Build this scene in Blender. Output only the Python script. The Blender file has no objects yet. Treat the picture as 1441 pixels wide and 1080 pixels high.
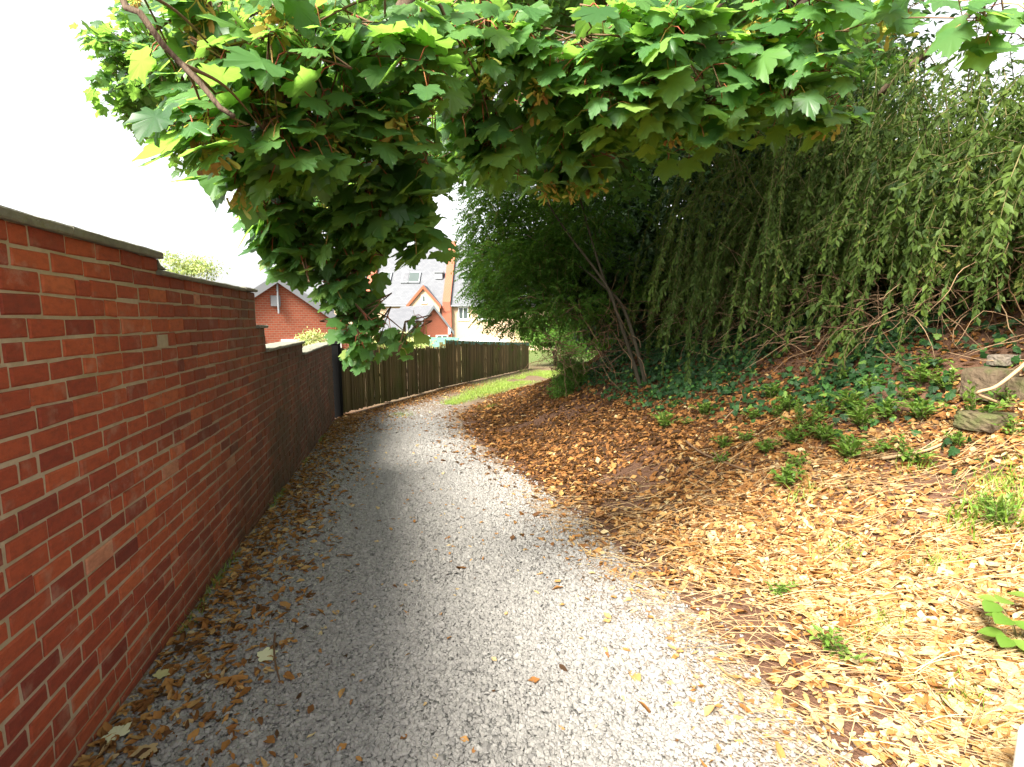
import bpy, math, random
import numpy as np

# ---------------------------------------------------------------- camera, sky, sun, exposure
SC = bpy.context.scene
EYE = 1.55
F_PX, PITCH = 700.0, math.atan(89 / 700)
cam = bpy.data.cameras.new('camera')
cam.sensor_width = 36.0
cam.lens = 36.0 * F_PX / 1441.0
cam.clip_start, cam.clip_end = 0.05, 3000
cam_o = bpy.data.objects.new('camera', cam)
SC.collection.objects.link(cam_o)
cam_o.location = (0, 0, EYE)
cam_o.rotation_euler = (math.pi / 2 - PITCH, 0, 0)
SC.camera = cam_o

SUN_EL = math.radians(44)
SUN_FROM = (-0.60, -0.80)                    # horizontal direction the sun stands in
world = bpy.data.worlds.new('World')
SC.world = world
world.use_nodes = True
wn, wl = world.node_tree.nodes, world.node_tree.links
bg = wn['Background']
sky = wn.new('ShaderNodeTexSky')
sky.sky_type = 'NISHITA'
sky.sun_disc = False
sky.sun_elevation = SUN_EL
sky.sun_rotation = math.atan2(SUN_FROM[0], SUN_FROM[1])
sky.air_density, sky.dust_density, sky.ozone_density = 1.0, 4.0, 1.0
hs = wn.new('ShaderNodeHueSaturation')
hs.inputs['Saturation'].default_value = 0.12
wl.new(sky.outputs[0], hs.inputs['Color'])
wl.new(hs.outputs[0], bg.inputs['Color'])
bg.inputs['Strength'].default_value = 0.125

sl = bpy.data.lights.new('sun', 'SUN')
sl.energy = 5.0
sl.angle = math.radians(21)
sl.color = (1.0, 0.94, 0.83)
so = bpy.data.objects.new('sun', sl)
SC.collection.objects.link(so)
_h = math.hypot(*SUN_FROM)
from mathutils import Vector
_to = Vector((-SUN_FROM[0] / _h * math.cos(SUN_EL), -SUN_FROM[1] / _h * math.cos(SUN_EL), -math.sin(SUN_EL)))
so.rotation_euler = _to.to_track_quat('-Z', 'Y').to_euler()

SC.view_settings.view_transform = 'Standard'
SC.view_settings.look = 'None'
SC.view_settings.exposure = 1.95
SC.view_settings.gamma = 1
SC.view_settings.use_curve_mapping = False
SC.cycles.max_bounces = 8
SC.cycles.diffuse_bounces = 4
SC.cycles.transmission_bounces = 6
SC.cycles.transparent_max_bounces = 6
SC.cycles.use_denoising = True

rng = np.random.default_rng(7)
random.seed(7)
COL = SC.collection

# ---------------------------------------------------------------- helpers
def ray(px, py):
    u, v = (px - 720.5) / F_PX, (540 - py) / F_PX
    c, s = math.cos(PITCH), math.sin(PITCH)
    return np.array((u, c + v * s, -s + v * c))

def at(px, py, Y):
    """the world point seen at a photo pixel, Y metres in front"""
    r = ray(px, py)
    t = Y / r[1]
    return np.array((r[0] * t, Y, EYE + r[2] * t))

def thing(name, label, cat, loc=(0, 0, 0), group=None):
    o = bpy.data.objects.new(name, None)
    COL.objects.link(o)
    o.location = loc
    o.empty_display_size = 0.1
    tag(o, label, cat, group)
    return o

def tag(o, label, cat, group=None, kind=None):
    o['label'] = label
    if cat: o['category'] = cat
    if group: o['group'] = group
    if kind: o['kind'] = kind
    return o

class MB:
    """collects vertices and faces of one mesh, with a random tint per piece"""
    def __init__(s):
        s.V, s.F, s.T, s.R, s.n = [], [], [], [], 0
    def add(s, V, F, tint=0.5, rib=None):
        V = np.asarray(V, float).reshape(-1, 3)
        s.V.append(V)
        s.T.append(np.broadcast_to(np.asarray(tint, float), (len(V),)))
        s.R.append(np.zeros(len(V)) if rib is None else np.asarray(rib, float))
        if isinstance(F, np.ndarray):
            s.F.append(F + s.n)
        else:
            by = {}
            for f in F: by.setdefault(len(f), []).append(f)
            for f in by.values(): s.F.append(np.array(f) + s.n)
        s.n += len(V)
    def box(s, lo, hi, tint=0.5):
        x0, y0, z0 = lo; x1, y1, z1 = hi
        s.add([(x0,y0,z0),(x1,y0,z0),(x1,y1,z0),(x0,y1,z0),(x0,y0,z1),(x1,y0,z1),(x1,y1,z1),(x0,y1,z1)],
              [(0,3,2,1),(4,5,6,7),(0,1,5,4),(1,2,6,5),(2,3,7,6),(3,0,4,7)], tint)
    def hexa(s, P, tint=0.5):
        """eight corners: bottom four counter-clockwise, then top four"""
        s.add(P, [(0,3,2,1),(4,5,6,7),(0,1,5,4),(1,2,6,5),(2,3,7,6),(3,0,4,7)], tint)
    def tube(s, pts, rad, sides=6, tint=0.5):
        P = np.asarray(pts, float); n = len(P)
        R = np.broadcast_to(np.asarray(rad, float), (n,))
        T = np.gradient(P, axis=0); T /= np.linalg.norm(T, axis=1, keepdims=True) + 1e-9
        ref = np.array((0, 0, 1.0)) if abs(T[0][2]) < 0.9 else np.array((1.0, 0, 0))
        A = np.cross(T, ref); A /= np.linalg.norm(A, axis=1, keepdims=True) + 1e-9
        B = np.cross(T, A)
        a = np.arange(sides) * 2 * math.pi / sides
        V = P[:, None] + R[:, None, None] * (np.cos(a)[None, :, None] * A[:, None] + np.sin(a)[None, :, None] * B[:, None])
        i = np.arange(n - 1)[:, None] * sides; j = np.arange(sides)[None]; k = (j + 1) % sides
        Fq = np.stack([i + j, i + k, i + sides + k, i + sides + j], -1).reshape(-1, 4)
        s.add(V.reshape(-1, 3), Fq, tint)
        if sides > 3:
            s.F.append(np.array([[s.n - sides + q for q in range(sides)]]))
            s.F.append(np.array([[s.n - n * sides + q for q in reversed(range(sides))]]))
    def scatter(s, tv, tf, pos, R, scale, tint, rib=None):
        pos = np.asarray(pos, float); N = len(pos)
        if not N: return
        sc = np.asarray(scale, float).reshape(N, -1)[:, None, :]
        V = np.einsum('nij,nvj->nvi', R, tv[None] * sc) + pos[:, None]
        nv = len(tv)
        s.V.append(V.reshape(-1, 3))
        s.T.append(np.repeat(np.asarray(tint, float), nv))
        s.R.append(np.zeros(N * nv) if rib is None else np.tile(rib, N))
        s.F.append((tf[None] + (np.arange(N) * nv)[:, None, None] + s.n).reshape(-1, tf.shape[1]))
        s.n += N * nv
    def build(s, name, mat, parent=None, smooth=False, loc=(0, 0, 0)):
        me = bpy.data.meshes.new(name)
        V = np.concatenate(s.V) - np.asarray(loc, float)
        tot = np.concatenate([np.full(len(f), f.shape[1]) for f in s.F])
        li = np.concatenate([f.ravel() for f in s.F])
        me.vertices.add(len(V)); me.vertices.foreach_set('co', V.ravel().astype(np.float32))
        me.loops.add(len(li)); me.loops.foreach_set('vertex_index', li.astype(np.int32))
        me.polygons.add(len(tot))
        st = np.concatenate([[0], np.cumsum(tot)[:-1]])
        me.polygons.foreach_set('loop_start', st.astype(np.int32))
        me.polygons.foreach_set('use_smooth', np.full(len(tot), smooth))
        a = me.attributes.new('tint', 'FLOAT', 'POINT'); a.data.foreach_set('value', np.concatenate(s.T).astype(np.float32))
        a = me.attributes.new('rib', 'FLOAT', 'POINT'); a.data.foreach_set('value', np.concatenate(s.R).astype(np.float32))
        me.update(calc_edges=True)
        me.materials.append(mat)
        o = bpy.data.objects.new(name, me)
        COL.objects.link(o)
        o.location = loc
        if parent is not None:
            o.parent = parent
            o.location = np.asarray(loc, float) - np.asarray(parent.location)
        return o

def norm(a):
    a = np.asarray(a, float)
    return a / (np.linalg.norm(a, axis=-1, keepdims=True) + 1e-9)

def frames(tip, nrm):
    """rotation matrices whose y axis is the leaf's tip and z axis its upper side"""
    y = norm(tip); x = norm(np.cross(y, norm(nrm))); z = np.cross(x, y)
    return np.stack([x, y, z], -1)

def rdir(n, zmin=-1.0):
    z = rng.uniform(zmin, 1, n); a = rng.uniform(0, 2 * math.pi, n); r = np.sqrt(1 - z * z)
    return np.stack([r * np.cos(a), r * np.sin(a), z], -1)

def vnoise(x, y, seed=0):
    """smooth value noise"""
    x = np.asarray(x, float); y = np.asarray(y, float)
    xi, yi = np.floor(x), np.floor(y); fx, fy = x - xi, y - yi
    fx, fy = fx * fx * (3 - 2 * fx), fy * fy * (3 - 2 * fy)
    def h(a, b):
        v = np.sin(a * 127.1 + b * 311.7 + seed * 74.7) * 43758.5453
        return v - np.floor(v)
    return (h(xi, yi) * (1 - fx) + h(xi + 1, yi) * fx) * (1 - fy) + (h(xi, yi + 1) * (1 - fx) + h(xi + 1, yi + 1) * fx) * fy - 0.5

# ---------------------------------------------------------------- materials
class NT:
    def __init__(s, name):
        s.m = bpy.data.materials.new(name); s.m.use_nodes = True
        s.t = s.m.node_tree; s.n = s.t.nodes; s.n.clear()
        s.out = s.n.new('ShaderNodeOutputMaterial')
    def N(s, typ, **kw):
        nd = s.n.new('ShaderNode' + typ)
        for k, v in kw.items():
            if k.startswith('_'): setattr(nd, k[1:], v)
            else: s.put(nd.inputs[k.replace('__', ' ')], v)
        return nd
    def put(s, sock, v):
        if isinstance(v, bpy.types.NodeSocket): s.t.links.new(v, sock)
        else: sock.default_value = (*v, 1.0) if isinstance(v, tuple) and len(v) == 3 and sock.type == 'RGBA' else v
    def ramp(s, fac, stops, interp='LINEAR'):
        r = s.n.new('ShaderNodeValToRGB'); r.color_ramp.interpolation = interp
        e = r.color_ramp.elements
        while len(e) < len(stops): e.new(0.5)
        for q, (p, c) in zip(e, stops): q.position = p; q.color = (*c, 1)
        s.t.links.new(fac, r.inputs['Fac']); return r.outputs['Color']
    def mix(s, fac, a, b, mode='MIX'):
        m = s.n.new('ShaderNodeMix'); m.data_type = 'RGBA'; m.blend_type = mode
        s.put(m.inputs[0], fac); s.put(m.inputs[6], a); s.put(m.inputs[7], b); return m.outputs[2]
    def math(s, op, a, b=0.0, clamp=False):
        m = s.n.new('ShaderNodeMath'); m.operation = op; m.use_clamp = clamp
        s.put(m.inputs[0], a); s.put(m.inputs[1], b); return m.outputs[0]
    def pos(s): return s.N('NewGeometry').outputs['Position']
    def tint(s, name='tint'):
        a = s.n.new('ShaderNodeAttribute'); a.attribute_name = name; return a.outputs['Fac']
    def noise(s, scale, detail=4, vec=None, rough=0.55):
        n = s.N('TexNoise', Scale=scale, Detail=detail, Roughness=rough)
        s.t.links.new(vec or s.pos(), n.inputs['Vector']); return n.outputs['Fac']
    def bump(s, h, strength=0.5, dist=0.01, normal=None):
        b = s.N('Bump', Strength=strength, Distance=dist, Height=h)
        if normal is not None: s.put(b.inputs['Normal'], normal)
        return b.outputs[0]
    def surf(s, color, rough=0.8, normal=None, spec=0.3, metal=0.0):
        p = s.N('BsdfPrincipled'); s.put(p.inputs['Base Color'], color); s.put(p.inputs['Roughness'], rough)
        s.put(p.inputs['Specular IOR Level'], spec); s.put(p.inputs['Metallic'], metal)
        if normal is not None: s.put(p.inputs['Normal'], normal)
        s.t.links.new(p.outputs[0], s.out.inputs[0]); return s.m

def leaf_mat(name, stops, trans, tfac=0.35, rough=0.5, spec=0.35, under=None, rib=None, mottling=0.0):
    k = NT(name)
    c = k.ramp(k.tint(), stops)
    if mottling:
        c = k.mix(k.math('MULTIPLY', k.noise(60, 3), mottling), c, (0.05, 0.03, 0.01))
    if rib: c = k.mix(k.math('MULTIPLY', k.math('POWER', k.tint('rib'), 22.0), 0.5), c, rib)
    if under: c = k.mix(k.N('NewGeometry').outputs['Backfacing'], c, under)
    p = k.N('BsdfPrincipled', Base__Color=c, Roughness=rough); p.inputs['Specular IOR Level'].default_value = spec
    t = k.N('BsdfTranslucent', Color=k.mix(0.65, c, trans) if not isinstance(trans, float) else c)
    m = k.n.new('ShaderNodeMixShader'); m.inputs[0].default_value = tfac
    k.t.links.new(p.outputs[0], m.inputs[1]); k.t.links.new(t.outputs[0], m.inputs[2])
    k.t.links.new(m.outputs[0], k.out.inputs[0])
    return k.m

def plain(name, color, rough=0.7, var=0.25, scale=8, spec=0.3, bump=0.0, metal=0.0):
    k = NT(name)
    n = k.noise(scale, 5)
    c = k.mix(k.math('MULTIPLY', n, 2 * var, True), tuple(min(1, x * (1 + var * .5)) for x in color), tuple(x * (1 - var) for x in color))
    return k.surf(c, rough, k.bump(n, bump, 0.01) if bump else None, spec, metal)

def m_brick():
    k = NT('red_brick')
    c = k.ramp(k.tint(), [(0, (0.11, 0.028, 0.023)), (0.22, (0.20, 0.040, 0.026)), (0.5, (0.305, 0.062, 0.030)),
                          (0.8, (0.40, 0.092, 0.038)), (0.94, (0.47, 0.13, 0.055)), (1, (0.46, 0.20, 0.12))])
    v = k.N('Mapping', Vector=k.pos(), Scale=(1, 1, 2.2)).outputs[0]
    c = k.mix(k.math('MULTIPLY', k.math('SUBTRACT', k.noise(22, 6, v, 0.65), 0.42, True), 1.5, True), c, (0.085, 0.03, 0.022))
    c = k.mix(k.math('MULTIPLY', k.math('SUBTRACT', k.noise(9, 5), 0.56, True), 2.2, True), c, (0.40, 0.26, 0.19))
    c = k.mix(k.math('MULTIPLY', k.math('SUBTRACT', k.noise(3.1, 7, None, .7), 0.60, True), 3.0, True), c, (0.50, 0.37, 0.30))
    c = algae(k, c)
    fine = k.noise(230, 4); crs = k.noise(45, 4)
    h = k.math('ADD', k.math('MULTIPLY', fine, 0.5), crs)
    return k.surf(c, 0.85, k.bump(h, 0.8, 0.005), 0.22)

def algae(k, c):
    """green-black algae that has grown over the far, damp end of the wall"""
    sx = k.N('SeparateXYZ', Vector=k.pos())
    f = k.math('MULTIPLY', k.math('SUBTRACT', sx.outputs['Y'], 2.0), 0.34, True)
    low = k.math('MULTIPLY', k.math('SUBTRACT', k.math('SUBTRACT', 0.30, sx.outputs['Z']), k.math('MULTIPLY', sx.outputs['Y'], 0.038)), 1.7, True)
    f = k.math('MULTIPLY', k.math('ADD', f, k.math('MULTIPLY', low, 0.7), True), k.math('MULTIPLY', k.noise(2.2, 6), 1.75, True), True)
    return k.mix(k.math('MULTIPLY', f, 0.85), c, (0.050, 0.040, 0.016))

def m_mortar():
    k = NT('mortar')
    c = k.mix(k.noise(30, 5), (0.50, 0.42, 0.31), (0.30, 0.24, 0.17))
    c = k.mix(k.math('MULTIPLY', k.math('SUBTRACT', k.noise(4, 5), 0.5, True), 2.0, True), c, (0.20, 0.18, 0.06))
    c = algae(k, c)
    return k.surf(c, 0.95, k.bump(k.noise(160, 4), 0.8, 0.004), 0.1)

def m_coping():
    k = NT('weathered_concrete')
    c = k.mix(k.noise(18, 6), (0.10, 0.095, 0.075), (0.26, 0.25, 0.20))
    c = k.mix(k.math('MULTIPLY', k.math('SUBTRACT', k.noise(40, 5), 0.55, True), 3.0, True), c, (0.16, 0.17, 0.06))
    return k.surf(c, 0.95, k.bump(k.noise(90, 6), 0.9, 0.006), 0.15)

def m_ground():
    k = NT('soil')
    sx = k.N('SeparateXYZ', Vector=k.pos())
    c = k.mix(k.noise(3, 6), (0.060, 0.033, 0.021), (0.135, 0.070, 0.044))
    c = k.mix(k.math('MULTIPLY', k.math('SUBTRACT', k.noise(55, 5), 0.45, True), 1.6, True), c, (0.19, 0.115, 0.07))
    dry = k.math('MULTIPLY', k.math('SUBTRACT', sx.outputs['Y'], 9), 0.3, True)
    c = k.mix(k.math('MULTIPLY', dry, k.math('MULTIPLY', k.noise(2.5, 5), 1.5, True)), c, (0.125, 0.092, 0.056))
    far = k.math('MULTIPLY', k.math('SUBTRACT', sx.outputs['Y'], 26), 0.1, True)
    c = k.mix(far, c, (0.075, 0.10, 0.03))
    h = k.math('ADD', k.noise(14, 6), k.math('MULTIPLY', k.noise(90, 5), 0.5))
    return k.surf(c, 0.97, k.bump(h, 0.9, 0.03), 0.1)

def m_path():
    k = NT('gravel_bed')
    vo = k.N('TexVoronoi', Vector=k.pos(), Scale=70.0)
    c = k.ramp(k.N('SeparateColor', Color=vo.outputs['Color']).outputs[0], [(0, (0.08, 0.077, 0.072)), (0.6, (0.16, 0.153, 0.145)), (1, (0.25, 0.24, 0.225))])
    sx = k.N('SeparateXYZ', Vector=k.pos())
    edge = k.N('Attribute'); edge.attribute_name = 'tint'
    e = k.math('MULTIPLY', edge.outputs['Fac'], k.math('MULTIPLY', k.noise(5, 6), 2.2), True)
    c = k.mix(e, c, (0.22, 0.155, 0.10))
    far = k.math('MULTIPLY', k.math('SUBTRACT', sx.outputs['Y'], 7.5), 0.3, True)
    c = k.mix(k.math('MULTIPLY', far, k.math('MULTIPLY', k.noise(1.5, 5), 1.6, True)), c, (0.125, 0.088, 0.058))
    h = k.math('SUBTRACT', 1.0, vo.outputs['Distance'])
    return k.surf(c, 0.9, k.bump(h, 1.0, 0.012), 0.2)

def m_slate(name, a, b):
    k = NT(name)
    br = k.N('TexBrick', Vector=k.N('TexCoord').outputs['Object'], Scale=1.6, Color1=a, Color2=b, Mortar=tuple(x * .5 for x in a))
    br.inputs['Mortar Size'].default_value = 0.012
    c = k.mix(k.math('MULTIPLY', k.noise(1.2, 5), 0.5), br.outputs['Color'], tuple(x * .8 for x in a))
    return k.surf(c, 0.45, k.bump(br.outputs['Fac'], 0.3, 0.02), 0.2)

def m_far_brick(name, a, b, mo, scale=1.0, rot=0.0):
    k = NT(name)
    sx = k.N('SeparateXYZ', Vector=k.pos())
    u = k.math('ADD', sx.outputs['X'], sx.outputs['Y'])
    v = k.N('CombineXYZ', X=u, Y=sx.outputs['Z'])
    br = k.N('TexBrick', Vector=v.outputs[0], Scale=scale, Color1=a, Color2=b, Mortar=mo)
    br.inputs['Mortar Size'].default_value = 0.010
    br.inputs['Brick Width'].default_value = 0.22
    br.inputs['Row Height'].default_value = 0.08
    c = k.mix(k.math('MULTIPLY', k.noise(2.0, 5), 0.4), br.outputs['Color'], tuple(x * .7 for x in a))
    return k.surf(c, 0.85, None, 0.2)

def m_fence():
    k = NT('weathered_slats')
    c = k.ramp(k.tint(), [(0, (0.07, 0.052, 0.026)), (0.5, (0.145, 0.108, 0.052)), (1, (0.22, 0.155, 0.075))])
    v = k.N('Mapping', Vector=k.pos(), Scale=(14, 14, 0.8)).outputs[0]
    g = k.noise(2.5, 6, v)
    c = k.mix(k.math('MULTIPLY', g, 0.8, True), c, (0.068, 0.052, 0.023))
    c = k.mix(k.math('MULTIPLY', k.math('SUBTRACT', k.noise(0.9, 4), 0.42, True), 3.2, True), c, (0.066, 0.078, 0.020))
    return k.surf(c, 0.9, k.bump(g, 0.6, 0.01), 0.15)

def m_bark(name, a, b):
    k = NT(name)
    v = k.N('Mapping', Vector=k.pos(), Scale=(3, 3, 0.7)).outputs[0]
    g = k.noise(9, 6, v)
    return k.surf(k.mix(g, a, b), 0.9, k.bump(g, 0.8, 0.02), 0.15)

def tinted(name, stops, rough=0.85, spec=0.2, bump=0.3, scale=120):
    k = NT(name)
    c = k.ramp(k.tint(), stops)
    n = k.noise(scale, 4)
    c = k.mix(k.math('MULTIPLY', n, 0.45), c, (0.05, 0.04, 0.03))
    return k.surf(c, rough, k.bump(n, bump, 0.003), spec)

M = dict(
    brick=m_brick(), mortar=m_mortar(), coping=m_coping(), soil=m_ground(), path=m_path(), fence=m_fence(),
    stone=tinted('gravel_stone', [(0, (0.13, 0.126, 0.122)), (0.5, (0.245, 0.236, 0.222)), (0.9, (0.34, 0.328, 0.305)), (1, (0.42, 0.36, 0.29))]),
    bark=m_bark('sycamore_bark', (0.045, 0.032, 0.022), (0.15, 0.105, 0.07)),
    greybark=m_bark('grey_bark', (0.03, 0.026, 0.017), (0.085, 0.072, 0.048)),
    twig=tinted('twig_bark', [(0, (0.10, 0.055, 0.03)), (0.5, (0.22, 0.13, 0.07)), (1, (0.40, 0.27, 0.15))]),
    stalk=tinted('leaf_stalk', [(0, (0.30, 0.05, 0.03)), (0.6, (0.42, 0.12, 0.05)), (1, (0.40, 0.34, 0.08))], 0.5),
    greentwig=tinted('green_twig', [(0, (0.10, 0.09, 0.03)), (1, (0.20, 0.17, 0.07))]),
    syc=leaf_mat('sycamore_leaf', [(0, (0.030, 0.085, 0.028)), (0.45, (0.056, 0.140, 0.042)), (0.8, (0.085, 0.185, 0.045)), (0.97, (0.16, 0.28, 0.06)), (1, (0.20, 0.27, 0.06))],
                 (0.32, 0.58, 0.06), 0.5, 0.42, 0.42, under=(0.10, 0.21, 0.07), rib=(0.20, 0.30, 0.10)),
    seed=leaf_mat('sycamore_seed', [(0, (0.22, 0.08, 0.03)), (0.3, (0.36, 0.21, 0.05)), (0.6, (0.46, 0.38, 0.07)), (1, (0.42, 0.46, 0.10))], (0.6, 0.45, 0.1), 0.3, 0.6),
    weep=leaf_mat('weeping_leaf', [(0, (0.014, 0.032, 0.007)), (0.5, (0.046, 0.078, 0.012)), (0.9, (0.088, 0.130, 0.022)), (1, (0.20, 0.18, 0.05))],
                  (0.18, 0.30, 0.03), 0.28, 0.6, 0.15, under=(0.07, 0.11, 0.026)),
    feather=leaf_mat('feathery_leaf', [(0, (0.016, 0.046, 0.008)), (0.5, (0.036, 0.098, 0.013)), (1, (0.085, 0.17, 0.026))], (0.22, 0.42, 0.03), 0.34, 0.6, 0.15),
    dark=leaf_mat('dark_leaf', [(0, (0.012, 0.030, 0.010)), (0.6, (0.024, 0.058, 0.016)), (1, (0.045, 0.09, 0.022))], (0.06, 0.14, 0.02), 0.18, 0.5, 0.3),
    ivy=leaf_mat('ivy_leaf', [(0, (0.008, 0.026, 0.008)), (0.6, (0.016, 0.050, 0.013)), (0.93, (0.04, 0.11, 0.022)), (1, (0.12, 0.20, 0.035))], (0.10, 0.24, 0.03), 0.15, 0.55, 0.2, rib=(0.10, 0.16, 0.06)),
    bright=leaf_mat('bright_leaf', [(0, (0.045, 0.10, 0.012)), (0.5, (0.085, 0.165, 0.022)), (1, (0.18, 0.25, 0.05))], (0.28, 0.45, 0.05), 0.3),
    pale=leaf_mat('variegated_leaf', [(0, (0.10, 0.17, 0.03)), (0.5, (0.28, 0.34, 0.09)), (1, (0.60, 0.58, 0.30))], (0.5, 0.55, 0.15), 0.3),
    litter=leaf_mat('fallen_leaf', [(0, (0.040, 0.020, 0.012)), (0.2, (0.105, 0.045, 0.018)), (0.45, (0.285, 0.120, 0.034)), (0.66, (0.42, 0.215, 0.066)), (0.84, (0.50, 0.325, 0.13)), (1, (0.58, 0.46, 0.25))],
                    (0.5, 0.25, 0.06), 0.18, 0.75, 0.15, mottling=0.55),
    straw=tinted('straw', [(0, (0.17, 0.10, 0.05)), (0.5, (0.38, 0.25, 0.12)), (1, (0.58, 0.45, 0.25))]),
    grass=leaf_mat('grass_blade', [(0, (0.10, 0.16, 0.02)), (0.5, (0.17, 0.27, 0.03)), (1, (0.36, 0.36, 0.10))], (0.3, 0.45, 0.05), 0.3),
    block=None,
    black=plain('black_paint', (0.004, 0.004, 0.004), 0.9, .25, 8, .05), white=plain('white_paint', (0.80, 0.80, 0.79), 0.4, 0.06),
    slate=m_slate('pale_slate', (0.10, 0.104, 0.114), (0.125, 0.13, 0.14)), slate2=m_slate('grey_slate', (0.095, 0.098, 0.108), (0.12, 0.123, 0.133)),
    fbrick=m_far_brick('house_brick', (0.30, 0.075, 0.038), (0.23, 0.055, 0.028), (0.24, 0.17, 0.12)),
    pbrick=m_far_brick('pier_brick', (0.28, 0.068, 0.036), (0.23, 0.055, 0.03), (0.26, 0.15, 0.10)),
    cream=plain('cream_render', (0.40, 0.29, 0.19), 0.85, 0.12, 2), orange=plain('orange_trim', (0.28, 0.065, 0.03), 0.8),
    glass=plain('window_glass', (0.05, 0.065, 0.06), 0.08, 0.3, 1, 0.8), teal=plain('teal_felt', (0.085, 0.19, 0.145), 0.8, 0.5, 3),
    wood=plain('bare_wood', (0.22, 0.16, 0.09), 0.8, 0.4, 12), lead=plain('lead_grey', (0.16, 0.17, 0.18), 0.6),
    plank=plain('white_plank', (0.60, 0.55, 0.45), 0.7, 0.3, 9), greenpole=plain('green_pole', (0.22, 0.34, 0.25), 0.6),
    fabric=plain('white_fabric', (0.78, 0.77, 0.75), 0.8, 0.05, 3),
)
def m_block():
    k = NT('mossy_sandstone')
    c = k.ramp(k.tint(), [(0, (0.04, 0.030, 0.020)), (0.5, (0.085, 0.064, 0.042)), (1, (0.30, 0.275, 0.24))])
    c = k.mix(k.noise(14, 6), c, (0.12, 0.085, 0.055))
    c = k.mix(k.math('MULTIPLY', k.math('SUBTRACT', k.noise(6, 6), 0.46, True), 3.2, True), c, (0.06, 0.085, 0.022))
    return k.surf(c, 0.95, k.bump(k.noise(50, 6), 0.9, 0.012), 0.1)
M['block'] = m_block()

# ---------------------------------------------------------------- the ground, its bank and the path
TOE_Y = [-30, -6, 0, 1.6, 2.07, 2.9, 4.3, 8.0, 10, 12, 14, 17, 22, 32, 45, 90]
TOE_X = [3.4, 1.9, 1.5, 1.28, 1.18, 1.0, 0.52, -0.72, -1.05, -0.95, -0.5, 0.7, 3.0, 9.0, 18, 60]
def toe(y): return np.interp(y, TOE_Y, TOE_X)
def tdist(x, y):
    d = (toe(y + .2) - toe(y - .2)) / .4
    return (x - toe(y)) / np.sqrt(1 + d * d)
def wall_x(y): return -1.20 - 0.235 * y
BT = [-50, 0, 0.5, 1.0, 2.0, 2.8, 3.3, 4.0, 5.0, 6.5, 9, 400]
BZ = [0, 0, 0.07, 0.20, 0.58, 0.98, 1.33, 1.78, 2.1, 2.35, 2.5, 2.5]
def H(x, y):
    x = np.asarray(x, float); y = np.asarray(y, float)
    base = -0.038 * np.clip(y, -12, 46)
    t = tdist(x, y)
    b = np.interp(t, BT, BZ) * np.interp(y, [10, 20, 60], [1, .8, .5])
    w = np.clip(t, 0, 1)
    bump = w * (0.16 * vnoise(x * 1.1, y * 1.1, 1) + 0.07 * vnoise(x * 3.1, y * 3.1, 2) + 0.03 * vnoise(x * 8, y * 8, 3))
    return base + b + bump
def nrmH(x, y):
    e = 0.06
    return norm(np.stack([-(H(x + e, y) - H(x - e, y)) / (2 * e), -(H(x, y + e) - H(x, y - e)) / (2 * e), np.ones_like(np.asarray(x, float))], -1))
def spot(px, py):
    """where the sight line through a photo pixel meets the ground"""
    r = ray(px, py)
    for Y in np.arange(0.8, 60, 0.02):
        p = r * Y / r[1]
        z = EYE + p[2]
        if z <= H(p[0], p[1]): return np.array((p[0], p[1], float(H(p[0], p[1]))))
    return np.array((p[0], p[1], float(H(p[0], p[1]))))

def axis(lo, a, b, hi, st, g=1.25):
    mid = list(np.arange(a, b, st)); s = st; v = b; up = []
    while v < hi: up.append(v); s *= g; v += s
    up.append(hi); s = st; v = a - st; dn = []
    while v > lo: dn.append(v); s *= g; v -= s
    dn.append(lo)
    return np.array(dn[::-1] + mid + up)
gx, gy = axis(-1500, -4, 7, 1500, 0.09), axis(-600, 0, 16, 2500, 0.09)
X, Y = np.meshgrid(gx, gy)
g = MB()
n0, n1 = len(gx), len(gy)
i, j = np.meshgrid(np.arange(n0 - 1), np.arange(n1 - 1))
b = (j * n0 + i).ravel()
g.add(np.stack([X, Y, H(X, Y)], -1).reshape(-1, 3), np.stack([b, b + 1, b + n0 + 1, b + n0], -1))
tag(g.build('ground', M['soil'], smooth=True), 'brown soil ground with a bank rising to the right', None, kind='structure')

# gravel path as a sheet over the ground
g = MB()
ys = np.concatenate([np.arange(-5, 10, 0.12), np.arange(10, 14, 0.3)])
us = np.linspace(0, 1, 26)
U, YY = np.meshgrid(us, ys)
LX = wall_x(YY) + 0.0
LX = np.where(YY > 9.4, wall_x(9.4) + (YY - 9.4) * 0.25 + 0.2, LX)
RX = toe(YY) + 0.14 * vnoise(YY * 1.3, YY * 0 + .5, 5) + 0.07
XX = LX + (RX - LX) * U
ZZ = -0.038 * YY + 0.012 - 0.03 * (U > 0.99)
e = np.clip((U - 0.72) / 0.28, 0, 1) * 0.9 + np.clip((0.07 - U) / 0.07, 0, 1) * 0.5 + np.clip((YY - 11) / 3, 0, 1) * .6
n0 = len(us)
i, j = np.meshgrid(np.arange(n0 - 1), np.arange(len(ys) - 1))
b = (j * n0 + i).ravel()
g.add(np.stack([XX, YY, ZZ], -1).reshape(-1, 3), np.stack([b, b + 1, b + n0 + 1, b + n0], -1), e.ravel())
tag(g.build('path', M['path'], smooth=True), 'grey gravel path curving away between wall and bank', None, kind='structure')

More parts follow.
